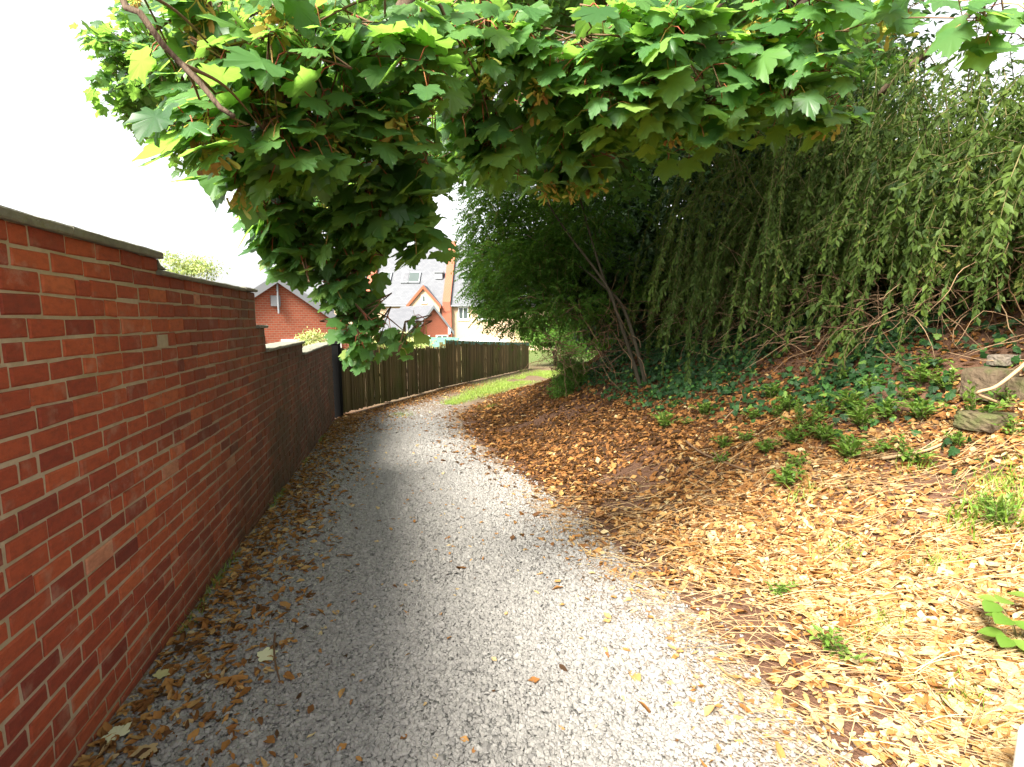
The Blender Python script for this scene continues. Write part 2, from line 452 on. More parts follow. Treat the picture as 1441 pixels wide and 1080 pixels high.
# loose stones of the path
def stones():
    an = np.arange(6) * math.pi / 3
    tv0 = np.vstack([np.column_stack([np.cos(an), .8 * np.sin(an), np.full(6, -.25)]), np.column_stack([.98 * np.cos(an), .78 * np.sin(an), np.full(6, .12)]),
                     np.column_stack([.66 * np.cos(an), .52 * np.sin(an), np.full(6, .42)]), [(0, 0, .46)]])
    tf = np.array([(a + q, a + (q + 1) % 6, a + 6 + (q + 1) % 6, a + 6 + q) for a in (0, 6) for q in range(6)])
    tt = np.array([(12 + q, 12 + (q + 1) % 6, 18) for q in range(6)])
    mb = MB()
    for y0, y1, dens, s0 in ((0.9, 3.0, 7200, 1.25), (3.0, 5.5, 5400, 1.35), (5.5, 9.5, 2600, 1.5), (9.5, 13.0, 900, 1.6)):
        N = int((y1 - y0) * 3.6 * dens)
        y = rng.uniform(y0, y1, N); u = rng.uniform(0.0, 1.06, N)
        x = wall_x(y) + 0.02 + (toe(y) + .1 - wall_x(y)) * u
        t = tdist(x, y)
        keep = rng.random(N) < np.clip((0.0 - t + .3 * vnoise(x * 3, y * 3, 8)) / 0.75, 0.03, 1)
        keep &= (np.abs(x / np.maximum(y, .3)) < 1.25) & (rng.random(N) < np.interp(y, [8.0, 10, 13], [1, .55, .05])) & (x > np.interp(y, [9.3, 10, 13], [-9, -2.9, -2.0]))
        x, y = x[keep], y[keep]; n = len(x)
        for q in range(10):
            sel = np.arange(n) % 10 == q; m = sel.sum()
            rr = rng.uniform(.74, 1.2, 6); rr = np.concatenate([rr, rr, rr, [1]])
            tv = tv0 * np.column_stack([rr, rr, rng.uniform(.8, 1.1) * np.ones(19)]) + rng.normal(0, .05, (19, 3))
            d = rdir(m); up = np.stack([rng.normal(0, .22, m), rng.normal(0, .22, m), np.ones(m)], -1)
            sc = rng.lognormal(0, .28, m) * 0.0078 * s0
            P = np.stack([x[sel], y[sel], -0.038 * y[sel] + 0.0125 + rng.uniform(-.0025, .0035, m)], -1); R = frames(d, up)
            ti = np.clip(rng.normal(.52, .13, m), 0, 1); n_ = mb.n
            mb.scatter(tv, tf, P, R, sc, ti)
            mb.F.append((tt[None] + (np.arange(m) * 19)[:, None, None] + n_).reshape(-1, 3))
    tag(mb.build('gravel', M['stone']), 'loose angular grey gravel chips covering the path', None, kind='stuff')
stones()

# ---------------------------------------------------------------- brick wall
WD = norm(np.array((-0.235, 1.0, 0))); WN = np.array((WD[1], -WD[0], 0))
TOP, CRS = 1.859, 0.0757
SECT = [(-5.0, 2.60, 0, 0.036, 0.025), (2.60, 4.37, 1, 0.026, 0.022), (4.37, 4.64, 5, 0.026, 0.03), (4.64, 6.48, 8, 0.03, 0.03), (6.48, 9.45, 10, 0.03, 0.03)]
def wp(y, out, z):
    return np.array((wall_x(y), y, z)) + WN * out
def wall():
    root = thing('brick_wall', 'long red brick garden wall stepping down along the left of the path', 'wall', (wall_x(0), 0, 0))
    bk, mo = MB(), MB()
    L = 0.192; k1 = WD[1]
    for r in range(0, 33):
        z1 = TOP - CRS * r; z0 = z1 - CRS + 0.0115
        start = min([s[0] for s in SECT if s[2] <= r])
        end = max([s[1] for s in SECT if s[2] <= r])
        if z1 < -0.038 * end - .12: end = (z1 + .12) / -.038
        y = start - rng.uniform(0, .03) + (L * .5 * k1 if r % 2 else 0)
        while y < end - .02:
            ln = L * (1 if rng.random() > .10 else .5) * rng.uniform(.985, 1.015)
            y1 = min(y + ln * k1, end)
            a, c = y + .0055, y1 - .0055
            if c - a > .03:
                o = rng.normal(0, .0016); ch = .004 + rng.random() * .003
                j = rng.normal(0, .0024, 8)
                P = [wp(a, -.03, z0), wp(c, -.03, z0), wp(c, -.03, z1), wp(a, -.03, z1),
                     wp(a + j[0], o - ch, z0 + j[1]), wp(c + j[2], o - ch, z0 + j[3]), wp(c + j[4], o - ch, z1 + j[5]), wp(a + j[6], o - ch, z1 + j[7]),
                     wp(a + ch, o, z0 + ch + j[1]), wp(c - ch, o, z0 + ch + j[3]), wp(c - ch, o, z1 - ch + j[5]), wp(a + ch, o, z1 - ch + j[7])]
                t = np.clip(rng.normal(.57, .15) + .28 * float(vnoise(a * 1.3, z0 * 2.1, 51)) - .10 * (z0 < .35), 0, .9)
                if rng.random() < .012: t = 1.0
                if rng.random() < .04: t = rng.uniform(.14, .32)
                bk.add(P, [(0,1,5,4),(1,2,6,5),(2,3,7,6),(3,0,4,7),(4,5,9,8),(5,6,10,9),(6,7,11,10),(7,4,8,11),(8,9,10,11)], t)
            y = y1
    for y0, y1, k, th, ov in SECT:
        zt = TOP - CRS * k + .001
        mo.hexa([wp(y0, -.006, -.6), wp(y1, -.006, -.6), wp(y1, -.215, -.6), wp(y0, -.215, -.6),
                 wp(y0, -.006, zt), wp(y1, -.006, zt), wp(y1, -.215, zt), wp(y0, -.215, zt)])
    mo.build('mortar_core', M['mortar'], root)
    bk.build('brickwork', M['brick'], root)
    # coping stones, one course of slabs per step
    for (y0, y1, k, th, ov) in SECT:
        c = MB(); y = y0 - (.02 if k else 0); zt = TOP - CRS * k + .002
        while y < y1 - .02:
            e = min(y + rng.uniform(.55, .75), y1 + (.012 if k < 10 else 0))
            if y1 - e < .2: e = y1 + .012
            d = rng.normal(0, .003, 3); ns = 8; rows = []
            for q in range(ns + 1):
                yy = y + .003 + (e - y - .006) * q / ns; wob = rng.normal(0, .0012, 6)
                prof = [(-.245, 0), (ov - .004, 0), (ov + wob[0], .006), (ov + wob[1], th - .006), (ov - .007 + wob[2], th + wob[3]), (-.11, th + .002 + wob[4]), (-.245, th + wob[5])]
                rows.append([wp(yy, o, zt + z + d[0]) for o, z in prof])
            V = np.array(rows).reshape(-1, 3); m = 7
            Fc = [(q * m + a, q * m + (a + 1) % m, (q + 1) * m + (a + 1) % m, (q + 1) * m + a) for q in range(ns) for a in range(m)]
            Fc += [tuple(range(m))[::-1], tuple(ns * m + a for a in range(m))]
            c.add(V, Fc); y = e
        c.build('coping', M['coping'], root)
    # mortar fillet where the top steps down, and the patched block
    c = MB()
    z2, z1 = TOP - CRS + .03, TOP + .0
    c.hexa([wp(2.601, .003, z2), wp(2.70, .003, z2), wp(2.70, -.2, z2), wp(2.601, -.2, z2),
            wp(2.601, .003, z1), wp(2.625, .003, z2 + .02), wp(2.625, -.2, z2 + .02), wp(2.601, -.2, z1)])
    c.build('mortar_fillet', M['coping'], root)
    c = MB()
    zz = TOP - CRS * 6
    c.hexa([wp(2.52, -.02, zz + .005), wp(2.63, -.02, zz + .005), wp(2.63, -.021, zz + .07), wp(2.52, -.021, zz + .07),
            wp(2.52, .0045, zz + .005), wp(2.63, .0045, zz + .005), wp(2.63, .0045, zz + .072), wp(2.52, .0045, zz + .072)])
    c.build('patched_brick', M['mortar'], root)['label'] = 'brick replaced with pale mortar'
wall()

# black gate post at the end of the wall
p = np.array((wall_x(9.75) + .02, 9.75, -.37))
t_ = thing('gate_post', 'tall black post between the end of the brick wall and the slatted fence', 'post', p)
c = MB(); c.hexa([p + q for q in [(-.09,-.08,-.1),(.09,-.08,-.1),(.09,.08,-.1),(-.09,.08,-.1),(-.09,-.08,1.46),(.09,-.08,1.46),(.09,.08,1.46),(-.09,.08,1.46)]])
c.build('post', M['black'], t_)
c = MB(); c.hexa([p + q for q in [(-.11,-.10,1.462),(.11,-.10,1.462),(.11,.10,1.462),(-.11,.10,1.462),(-.03,-.03,1.50),(.03,-.03,1.50),(.03,.03,1.50),(-.03,.03,1.50)]])
c.build('post_cap', M['black'], t_)

# ---------------------------------------------------------------- slatted fence
FP = [(-3.50, 9.95), (-2.15, 15.9), (0.85, 25.8)]
def fence_part(root, a, b, h0, h1, name):
    a, b = np.array(a), np.array(b); d = (b - a) / np.linalg.norm(b - a); n = np.array((d[1], -d[0]))
    L = np.linalg.norm(b - a); mb = MB(); s = 0.0
    while s < L:
        w = rng.uniform(.035, .075); f = s / L
        p0, p1 = a + d * s, a + d * min(s + w + .007, L); o = rng.normal(0, .009) + (.012 if rng.random() < .5 else 0)
        zb = -0.038 * p0[1] + .03 + rng.uniform(0, .03); zt = -0.038 * p0[1] + h0 + (h1 - h0) * f + rng.normal(0, .024)
        q0, q1, q2, q3 = p0 + n * (o + .02), p1 + n * (o + .02), p1 + n * o, p0 + n * o
        lean = d * rng.normal(0, .004)
        mb.hexa([(*q0, zb), (*q1, zb), (*q2, zb), (*q3, zb), (*(q0 + lean), zt), (*(q1 + lean), zt), (*(q2 + lean), zt), (*(q3 + lean), zt)], np.clip(rng.normal(.5, .25), 0, 1))
        s += w
    mb.build(name, M['fence'], root)
    rl = MB()
    for f in (.12, .5, .88):
        P = [a - n * .005, b - n * .005, b - n * .06, a - n * .06]
        zs = [-.038 * a[1] + h0 * f, -.038 * b[1] + h1 * f]
        rl.hexa([(*P[0], zs[0]), (*P[1], zs[1]), (*P[2], zs[1]), (*P[3], zs[0]), (*P[0], zs[0] + .07), (*P[1], zs[1] + .07), (*P[2], zs[1] + .07), (*P[3], zs[0] + .07)])
    rl.build('rail', M['fence'], root)
    k = int(L / 2.4) + 1
    for q in range(k + 1):
        pp = a + d * (L * q / k) - n * .12
        c = MB(); zb = -.038 * pp[1]; ht = h0 + (h1 - h0) * q / k
        c.box((pp[0] - .05, pp[1] - .05, zb - .1), (pp[0] + .05, pp[1] + .05, zb + ht - .05)); c.build('fence_post', M['fence'], root)
f1 = thing('slatted_fence', 'lower mossy run of brown vertical slat fence beside the black post', 'fence', (-2.8, 13, -.5))
fence_part(f1, FP[0], FP[1], 1.38, 1.29, 'slat_panel')
f2 = thing('slatted_fence', 'taller brown run of vertical slat fence at the far end of the path', 'fence', (-.7, 20.8, -.8))
fence_part(f2, FP[1], FP[2], 1.51, 1.36, 'slat_panel')
c = MB()
for q in range(40):
    f = q / 40; a = np.array(FP[1]) + (np.array(FP[2]) - np.array(FP[1])) * f; b_ = np.array(FP[1]) + (np.array(FP[2]) - np.array(FP[1])) * (f + 1 / 40)
    n = np.array((.957, -.29)) * .035
    za, zb = -.038 * a[1] + 1.515 - .15 * f + .012, -.038 * b_[1] + 1.515 - .15 * (f + 1 / 40) + .012
    dr = rng.uniform(.05, .16)
    c.hexa([(*(a + n), za - dr), (*(b_ + n), zb - dr), (*(b_ + n * .75), zb - dr), (*(a + n * .75), za - dr), (*(a + n), za), (*(b_ + n), zb), (*(b_ - n), zb), (*(a - n), za)])
tag(c.build('tarpaulin_strip', M['teal']), 'faded teal strip of sheeting draped over the top of the taller fence', 'sheeting')

a, b_ = spot(481, 577), spot(534, 567)
d = b_ - a
c = MB(); c.hexa([a + (0, 0, .0), b_ + (0, 0, .0), b_ + (-.02, .03, 0), a + (-.02, .03, 0), a + (0, 0, .09), b_ + (0, 0, .09), b_ + (-.02, .03, .09), a + (-.02, .03, .09)])
tag(c.build('plank', M['plank']), 'pale board lying along the foot of the lower fence', 'plank')
a, b_ = spot(612, 549), spot(664, 537)
c = MB(); c.tube([a + (0, 0, .06), (a + b_) / 2 + (0, 0, .065), b_ + (0, 0, .06)], .035, 8)
tag(c.build('pole', M['greenpole']), 'thin pale green pole lying along the foot of the taller fence', 'pole')

# ---------------------------------------------------------------- houses beyond the fence
def window(parent, c0, ux, w, h, bars=1, name='window'):
    """a framed window; c0 = lower left corner on the wall face, ux = direction along the wall"""
    ux = norm(ux); n = np.array((ux[1], -ux[0], 0)); up = np.array((0, 0, 1.0)); c0 = np.asarray(c0, float)
    def bar(mb, u0, u1, v0, v1, d):
        P = [c0 + ux * u0 + up * v0, c0 + ux * u1 + up * v0]
        mb.hexa([P[0] + n * d, P[1] + n * d, P[1] - n * .05, P[0] - n * .05,
                 P[0] + n * d + up * (v1 - v0), P[1] + n * d + up * (v1 - v0), P[1] - n * .05 + up * (v1 - v0), P[0] - n * .05 + up * (v1 - v0)])
    gl = MB(); bar(gl, 0.02, w - .02, 0.02, h - .02, .01)
    g_ = gl.build(name, M['glass'], parent)
    fr = MB(); e = .09
    bar(fr, 0, w, 0, e, .05); bar(fr, 0, w, h - e, h, .05); bar(fr, 0, e, e, h - e, .05); bar(fr, w - e, w, e, h - e, .05)
    for q in range(bars): bar(fr, w * (q + 1) / (bars + 1) - .035, w * (q + 1) / (bars + 1) + .035, e, h - e, .04)
    f_ = fr.build('frame', M['white'], g_)
    f_.location = (0, 0, 0)
    sl_ = MB(); bar(sl_, -.08, w + .08, -.08, 0, .11); s_ = sl_.build('sill', M['white'], g_); s_.location = (0, 0, 0)

def gable_house(root, o, ax, half, length, zb, ze, zr, wall_m, roof_m, over=.25):
    """gable end centred at o, ax = unit direction from the gable back along the ridge"""
    ax = norm(ax); s = np.array((-ax[1], ax[0], 0)); o = np.array((o[0], o[1], 0.0)); up = np.array((0, 0, 1.0))
    w = MB(); A = o - s * half; B = o + s * half
    V = [A + up * zb, B + up * zb, B + up * ze, o + up * zr, A + up * ze]; V2 = [v + ax * length for v in V]
    w.add(V + V2, [(0,1,2,3,4), (9,8,7,6,5), (0,5,6,1), (1,6,7,2), (4,9,5,0)])
    w.build('wall', wall_m, root)
    for sg in (-1, 1):
        r = MB(); dn = s * sg * half; dz = zr - ze; k = 1 + over / half
        E0 = o + dn * k + up * (zr - dz * k + .03) - ax * over; R0 = o + up * (zr + .03) - ax * over
        E1, R1 = E0 + ax * (length + 2 * over), R0 + ax * (length + 2 * over); th = up * .14
        P = [E0, E1, R1, R0]
        r.hexa([*P, *[q + th for q in P]] if sg < 0 else [*P[::-1], *[q + th for q in P[::-1]]])
        r.build('roof', roof_m, root)
        bg_ = MB(); q = .16
        bg_.hexa([E0 - ax * .03 - up * q, E0 - up * q, R0 - up * q, R0 - ax * .03 - up * q, E0 - ax * .03 + th, E0 + th, R0 + th, R0 - ax * .03 + th])
        bg_.build('bargeboard', M['lead'], root)
    return s, up

# near house on the left
gc = at(388, 388, 17.5)
h1 = thing('brick_house', 'red brick house with a grey roof and pole aerial rising behind the garden wall', 'house', (gc[0], 17.5, -1.6))
ax = norm(np.array((-0.62, 0.78, 0)))
s, up = gable_house(h1, gc, ax, 2.6, 9.0, -1.6, gc[2] - 1.95, gc[2] - .12, M['fbrick'], M['slate'], .18)
gw = at(368, 497, 17.3)
o_ = np.array((gc[0], 17.5, 0.0)); nrm_ = -ax
ux = -s if (-s)[0] > 0 else s
for u, w_, bars in ((-1.05, .55, 0), (.05, 1.1, 1), (1.55, .6, 0)):
    window(h1, o_ + ux * u + np.array((0, 0, -.10)) - ax * .01, ux, w_, .98, bars)
c = MB(); pb = o_ - ax * .12 - ux * .0
c.tube([pb + (0, 0, gc[2] - 1.3), pb + (0, 0, gc[2] + .35)], .035, 8)
c.tube([pb + (0, 0, gc[2] - .9), pb + ax * .12 + (0, 0, gc[2] - .9)], .03, 6)
c.tube([pb + (0, 0, gc[2] - .5), pb + ax * .12 + (0, 0, gc[2] - .5)], .03, 6)
c.build('aerial', M['lead'], h1)
c = MB(); q0 = o_ - ax * .10 - ux * .22 + (0, 0, gc[2] - 1.05)
c.hexa([q0, q0 + ux * .3, q0 + ux * .3 + ax * .09, q0 + ax * .09, q0 + (0, 0, .36), q0 + ux * .3 + (0, 0, .36), q0 + ux * .3 + ax * .09 + (0, 0, .36), q0 + ax * .09 + (0, 0, .36)])
c.build('wall_box', M['lead'], h1)

# large slate-roofed house
def big_house():
    Y0 = 55.0
    P = lambda px, py, Y=Y0: at(px, py, Y)
    zb = -2.2; ze = P(560, 427)[2]; xl, xr = P(470, 427)[0], P(790, 427)[0]
    Yr = 61.5; zr = EYE + (451 - 352) / 700 * Yr
    root = thing('terraced_house', 'large pale house with a tall slate roof split by two sloping brick parapets', 'house', ((xl + xr) / 2, Y0, zb))
    w = MB()
    w.add([(xl,Y0,zb),(xr,Y0,zb),(xr,Yr*2-Y0,zb),(xl,Yr*2-Y0,zb),(xl,Y0,ze),(xr,Y0,ze),(xr,Yr*2-Y0,ze),(xl,Yr*2-Y0,ze),(xl,Yr,zr),(xr,Yr,zr)],
          [(0,1,5,4),(2,3,7,6),(0,4,8,7,3),(1,2,6,9,5)])
    w.build('wall', M['cream'], root)
    sl = (zr - ze) / (Yr - Y0)
    for sg in (-1, 1):
        r = MB(); ye = Yr + sg * (Yr - Y0 + .35); z0 = ze - .35 * sl + .03
        A = [(xl-.2, ye, z0), (xr+.2, ye, z0), (xr+.2, Yr, zr+.03), (xl-.2, Yr, zr+.03)]
        if sg > 0: A = A[::-1]
        r.hexa([*A, *[(a, b, c + .16) for a, b, c in A]]); r.build('roof', M['slate'], root)
    gt = MB(); gt.box((xl, Y0 - .52, ze - .36), (xr, Y0 - .39, ze - .22)); gt.build('gutter', M['lead'], root)
    for px in (516, 629):                                        # parapets
        c = MB(); x = P(px, 425)[0]; w_ = .42
        y0, y1 = Y0 - .6, Yr
        f = lambda y: ze + (y - Y0) * sl
        c.hexa([(x-w_,y0,f(y0)-.3),(x+w_,y0,f(y0)-.3),(x+w_,y1,f(y1)-.1),(x-w_,y1,f(y1)-.1),(x-w_,y0,f(y0)+.75),(x+w_,y0,f(y0)+.75),(x+w_,y1,f(y1)+.75),(x-w_,y1,f(y1)+.75)])
        c.build('parapet', M['pbrick'], root)
    x = P(629, 425)[0]; c = MB(); c.box((x - .52, Y0 - .55, zb), (x + .52, Y0 - .002, ze - .37)); c.build('pier', M['pbrick'], root)
    for px, wd in ((541, 1.35), (570, .9), (582, 1.35), (633 + 25, 1.2)):           # roof lights
        for (py,) in ((407,),):
            yy = Y0 + 1.9; x = P(px, py, yy)[0]; z = ze + (yy - Y0) * sl + .22; hh = 1.25
            k = MB(); k.hexa([(x-wd/2,yy,z),(x+wd/2,yy,z),(x+wd/2,yy+hh,z+hh*sl),(x-wd/2,yy+hh,z+hh*sl),(x-wd/2,yy-.1,z+.15),(x+wd/2,yy-.1,z+.15),(x+wd/2,yy+hh-.1,z+hh*sl+.15),(x-wd/2,yy+hh-.1,z+hh*sl+.15)])
            sk = k.build('skylight', M['lead'], root)
            k = MB(); e = .14; k.hexa([(x-wd/2+e,yy+e-.1,z+.152+e*sl),(x+wd/2-e,yy+e-.1,z+.152+e*sl),(x+wd/2-e,yy+hh-e-.1,z+.152+(hh-e)*sl),(x-wd/2+e,yy+hh-e-.1,z+.152+(hh-e)*sl),(x-wd/2+e,yy+e-.11,z+.172+e*sl),(x+wd/2-e,yy+e-.11,z+.172+e*sl),(x+wd/2-e,yy+hh-e-.11,z+.172+(hh-e)*sl),(x-wd/2+e,yy+hh-e-.11,z+.172+(hh-e)*sl)])
            k.build('pane', M['slate2'] if px == 570 else M['glass'], sk).location = (0, 0, 0)
    # gabled wall dormer with orange verge
    xa, za = P(598, 405)[0], P(598, 405)[2]; xl2, xr2 = P(577, 430)[0], P(620, 430)[0]; z0 = P(598, 430)[2]; yf = Y0 - .9
    d = MB(); V = [(xl2, yf, z0 - 3.5), (xr2, yf, z0 - 3.5), (xr2, yf, z0), (xa, yf, za), (xl2, yf, z0)]
    d.add(V + [(a, yf + 4.5, c) for a, b, c in V], [(0,1,2,3,4), (9,8,7,6,5), (0,5,6,1), (1,6,7,2), (4,9,5,0)]); d.build('dormer', M['cream'], root)
    for sg, xe in ((-1, xl2), (1, xr2)):
        r = MB(); k = 1.12; ex, ez = xa + (xe - xa) * k, za + (z0 - za) * k
        A = [(ex, yf - .2, ez + .03), (ex, yf + 4.4, ez + .03), (xa, yf + 4.4, za + .03), (xa, yf - .2, za + .03)]
        if sg > 0: A = A[::-1]
        r.hexa([*A, *[(a, b, c + .18) for a, b, c in A]]); dr = r.build('dormer_roof', M['slate'], root)
        r = MB(); A = [(ex, yf - .26, ez - .18), (ex, yf - .2, ez - .18), (xa, yf - .2, za - .18), (xa, yf - .26, za - .18)]
        if sg > 0: A = A[::-1]
        r.hexa([*A, *[(a, b, c + .37) for a, b, c in A]]); r.build('bargeboard', M['orange'], root)
    window(root, P(645, 450) + (0, -.01, 0), np.array((1.0, 0, 0)), 1.1, 1.35, 1)
    window(root, P(672, 450) + (0, -.01, 0), np.array((1.0, 0, 0)), 1.1, 1.35, 1)
    window(root, np.array((xa - .25, yf - .01, z0 + .25)), np.array((1.0, 0, 0)), .5, .8, 0)
    c = MB(); xv = P(618, 400, 57.5)[0]; zv = ze + 2.5 * sl + .15
    c.box((xv - .4, 57.3, zv), (xv + .4, 57.9, zv + .7)); c.box((xv - .55, 57.2, zv + .701), (xv + .55, 58.0, zv + .86)); c.build('roof_vent', M['lead'], root)
    # brick extension with its own gable
    root2 = thing('brick_outhouse', 'low red brick building with a pointed gable standing before the slate-roofed house', 'house', (*P(609, 430, 44)[:2], zb))
    ap = P(609, 430, 44); el = P(590, 466, 44)
    axx = norm(np.array((-.55, .84, 0)))
    half = 1.72
    ss, u_ = gable_house(root2, ap, axx, half, 7.5, zb, el[2], ap[2] - .12, M['pbrick'], M['slate2'], .2)
    oo = np.array((ap[0], 44, 0.0)); uu = -ss if (-ss)[0] > 0 else ss
    for u, w_ in ((-1.05, .7), (.25, 1.15)):
        window(root2, oo + uu * u + np.array((0, 0, EYE - 2.35)) - axx * .01, uu, w_, 1.05, 1)
    c = MB(); q = oo - axx * .06 + uu * 1.5; c.box((q[0] - .06, q[1] - .1, el[2] - .3), (q[0] + .12, q[1], el[2] + .35)); c.build('wall_lamp', M['white'], root2)
    # lower side roof at its left
    root3 = thing('lean_to_shed', 'low outbuilding with a worn grey slate roof left of the pointed brick gable', 'outbuilding', (*P(560, 470, 42)[:2], zb))
    a0, a1 = P(536, 470, 41)[0], P(586, 470, 41)[0]
    zl, zh = P(560, 473, 41)[2], P(560, 437, 44)[2]
    w = MB(); w.add([(a0,41,zb),(a1,41,zb),(a1,44.2,zb),(a0,44.2,zb),(a0,41,zl),(a1,41,zl),(a1-.8,44.2,zh),(a0,44.2,zh)], [(0,1,5,4),(1,2,6,5),(2,3,7,6),(3,0,4,7)]); w.build('wall', M['cream'], root3)
    r = MB(); A = [(a0-.2,40.8,zl+.0),(a1+.2,40.8,zl+.0),(a1-.9,44.3,zh+.06),(a0-.2,44.3,zh+.06)]; r.hexa([*A, *[(a,b,c+.12) for a,b,c in A]]); r.build('roof', M['slate2'], root3)
big_house()

def gazebo():
    c0 = at(676, 470, 33); r = 1.7; z0, z1 = at(676, 481, 33)[2], c0[2]
    root = thing('garden_gazebo', 'white peaked garden canopy showing above the far end of the fence', 'gazebo', (c0[0], 33, -1.3))
    c = MB(); X_, Y_ = c0[0], 33.0
    V = [(X_-r,Y_-r,z0),(X_+r,Y_-r,z0),(X_+r,Y_+r,z0),(X_-r,Y_+r,z0),(X_,Y_,z1),(X_-r,Y_-r,z0-.22),(X_+r,Y_-r,z0-.22),(X_+r,Y_+r,z0-.22),(X_-r,Y_+r,z0-.22)]
    c.add(V, [(0,1,4),(1,2,4),(2,3,4),(3,0,4),(5,6,1,0),(6,7,2,1),(7,8,3,2),(8,5,0,3)]); c.build('canopy', M['fabric'], root)
    for a, b_ in ((-1,-1),(1,-1),(1,1),(-1,1)):
        k = MB(); k.tube([(X_+a*(r-.06),Y_+b_*(r-.06),-1.4),(X_+a*(r-.06),Y_+b_*(r-.06),z0-.01)], .03, 8); k.build('leg', M['white'], root)
gazebo()
def shed():
    a, b_ = at(594, 492, 19)[0], at(640, 492, 19)[0]; z0 = at(610, 490, 19)[2]; z1 = at(610, 477, 20.5)[2]
    root = thing('garden_shed', 'small shed with a teal felt roof behind the step in the fence', 'shed', ((a + b_) / 2, 19.5, -.8))
    w = MB(); w.add([(a+.1,19.1,-.9),(b_-.1,19.1,-.9),(b_-.1,20.6,-.9),(a+.1,20.6,-.9),(a+.1,19.1,z0),(b_-.1,19.1,z0),(b_-.1,20.6,z1-.02),(a+.1,20.6,z1-.02)], [(0,1,5,4),(1,2,6,5),(2,3,7,6),(3,0,4,7)]); w.build('wall', M['wood'], root)
    r = MB(); A = [(a,18.95,z0-.02),(b_,18.95,z0-.02),(b_,20.7,z1),(a,20.7,z1)]; r.hexa([*A, *[(x,y,z+.05) for x,y,z in A]]); r.build('roof', M['teal'], root)
shed()

# ---------------------------------------------------------------- leaf templates
def sycamore_leaf(seed=0):
    q = np.random.default_rng(seed)
    half = [(0,0),(.07,-.06),(.18,-.11),(.30,-.06),(.40,-.07),(.45,.04),(.39,.13),(.40,.21),(.48,.29),(.53,.42),(.60,.57),(.50,.58),(.42,.63),(.36,.58),(.30,.61),(.29,.69),(.20,.74),(.18,.84),(.09,.88),(.05,.96),(0,1.02)]
    rb = [0,0,0,0,.5,1,.3,0,.1,.3,1,.3,.2,.1,0,.1,.1,.1,.3,.6,1]
    L = half + [(-x, y) for x, y in half[-2:0:-1]]; rbl = rb + rb[-2:0:-1]
    P = np.array([(0, .27)] + L); r = np.array([.8] + rbl, float)
    P[1:] = P[1:] * q.normal(1, .045, (len(L), 1)) * (q.uniform(.82, 1.1), 1); P[:, 0] += q.uniform(-.16, .16) * (P[:, 1] - .2) ** 2
    z = q.uniform(-.34, .12) * np.abs(P[:, 0]) ** 1.3 + q.uniform(-.34, .04) * np.clip(P[:, 1] - .15, 0, 2) ** 2 + q.uniform(.02, .06) * np.sin(P[:, 0] * q.uniform(9, 18) + q.uniform(0, 6)) * np.abs(P[:, 0]) + q.normal(0, .012, len(P))
    V = np.column_stack([P - (0, .0), z]); n = len(L)
    Fc = np.array([(0, 1 + i, 1 + (i + 1) % n) for i in range(n)])
    return V, Fc[:, ::-1].copy(), r
SYC = []
for q in range(8):
    SV, SF, SR = sycamore_leaf(q)
    if np.cross(SV[SF[3]][1] - SV[SF[3]][0], SV[SF[3]][2] - SV[SF[3]][0])[2] < 0: SF = SF[:, ::-1].copy()
    SYC.append((SV, SF, SR))
def lance(w=.24, fold=.08, droop=.15, n=4):
    ys = np.linspace(0, 1, n + 1); V = []
    for y in ys:
        h = w * math.sin(math.pi * min(y * .92 + .06, 1)) if 0 < y < 1 else w * .06
        z = -droop * y * y
        V += [(-h, y, z + fold * h / w), (0, y, z), (h, y, z + fold * h / w)]
    Fq = []
    for q in range(n): Fq += [(q*3, q*3+1, q*3+4, q*3+3), (q*3+1, q*3+2, q*3+5, q*3+4)]
    return np.array(V), np.array(Fq)
LV, LF = lance(.21, .06, .2, 2)
OV, OF = lance(.30, .08, .2, 3)
DV = np.array([(0, 0, 0), (-.22, .45, .03), (.22, .45, .03), (0, 1, -.06)]); DF = np.array([(0, 2, 3, 1)])
def curled(seed):
    r = np.random.default_rng(seed); n = 5; V = []
    w = r.uniform(.16, .29); c1, c2 = r.uniform(.2, .75), r.uniform(-.7, .9); tw = r.uniform(-.8, .8)
    for q in range(n + 1):
        y = q / n; h = w * math.sin(math.pi * (y * .9 + .05)) * (1 + .16 * math.sin(7 * y + seed))
        for sx in (-1, 0, 1):
            x = sx * h; z = c1 * h * abs(sx) + c2 * (y - .5) ** 2 * .5 + sx * h * tw * (y - .5)
            V.append((x + r.normal(0, .02), y - .5, z + r.normal(0, .02)))
    Fq = []
    for q in range(n): Fq += [(q*3, q*3+1, q*3+4, q*3+3), (q*3+1, q*3+2, q*3+5, q*3+4)]
    return np.array(V), np.array(Fq)
CUR = [curled(s) for s in range(12)]
IVY = np.array([(0, .3, 0), (0, 0, 0), (.28, -.08, -.03), (.5, .15, -.08), (.34, .42, -.03), (.36, .62, -.08), (.16, .66, -.03), (0, 1, -.1), (-.16, .66, -.03), (-.36, .62, -.08), (-.34, .42, -.03), (-.5, .15, -.08), (-.28, -.08, -.03)])
IVF = np.array([(0, 1 + i, 1 + (i + 1) % 12) for i in range(12)]); IVR = np.array([.9, 1, 0, 1, 0, .5, 0, 1, 0, .5, 0, 1, 0])

# ---------------------------------------------------------------- the sycamore over the path
def bez(pts, n=8):
    """smooth curve through points"""
    P = np.array(pts, float); P = np.vstack([2 * P[0] - P[1], P, 2 * P[-1] - P[-2]]); out = []
    for i in range(1, len(P) - 2):
        for t in np.linspace(0, 1, n, endpoint=False):
            a, b_, c, d = P[i-1:i+3]
            out.append(.5 * ((2*b_) + (c - a) * t + (2*a - 5*b_ + 4*c - d) * t*t + (-a + 3*b_ - 3*c + d) * t**3))
    out.append(P[-2]); return np.array(out)

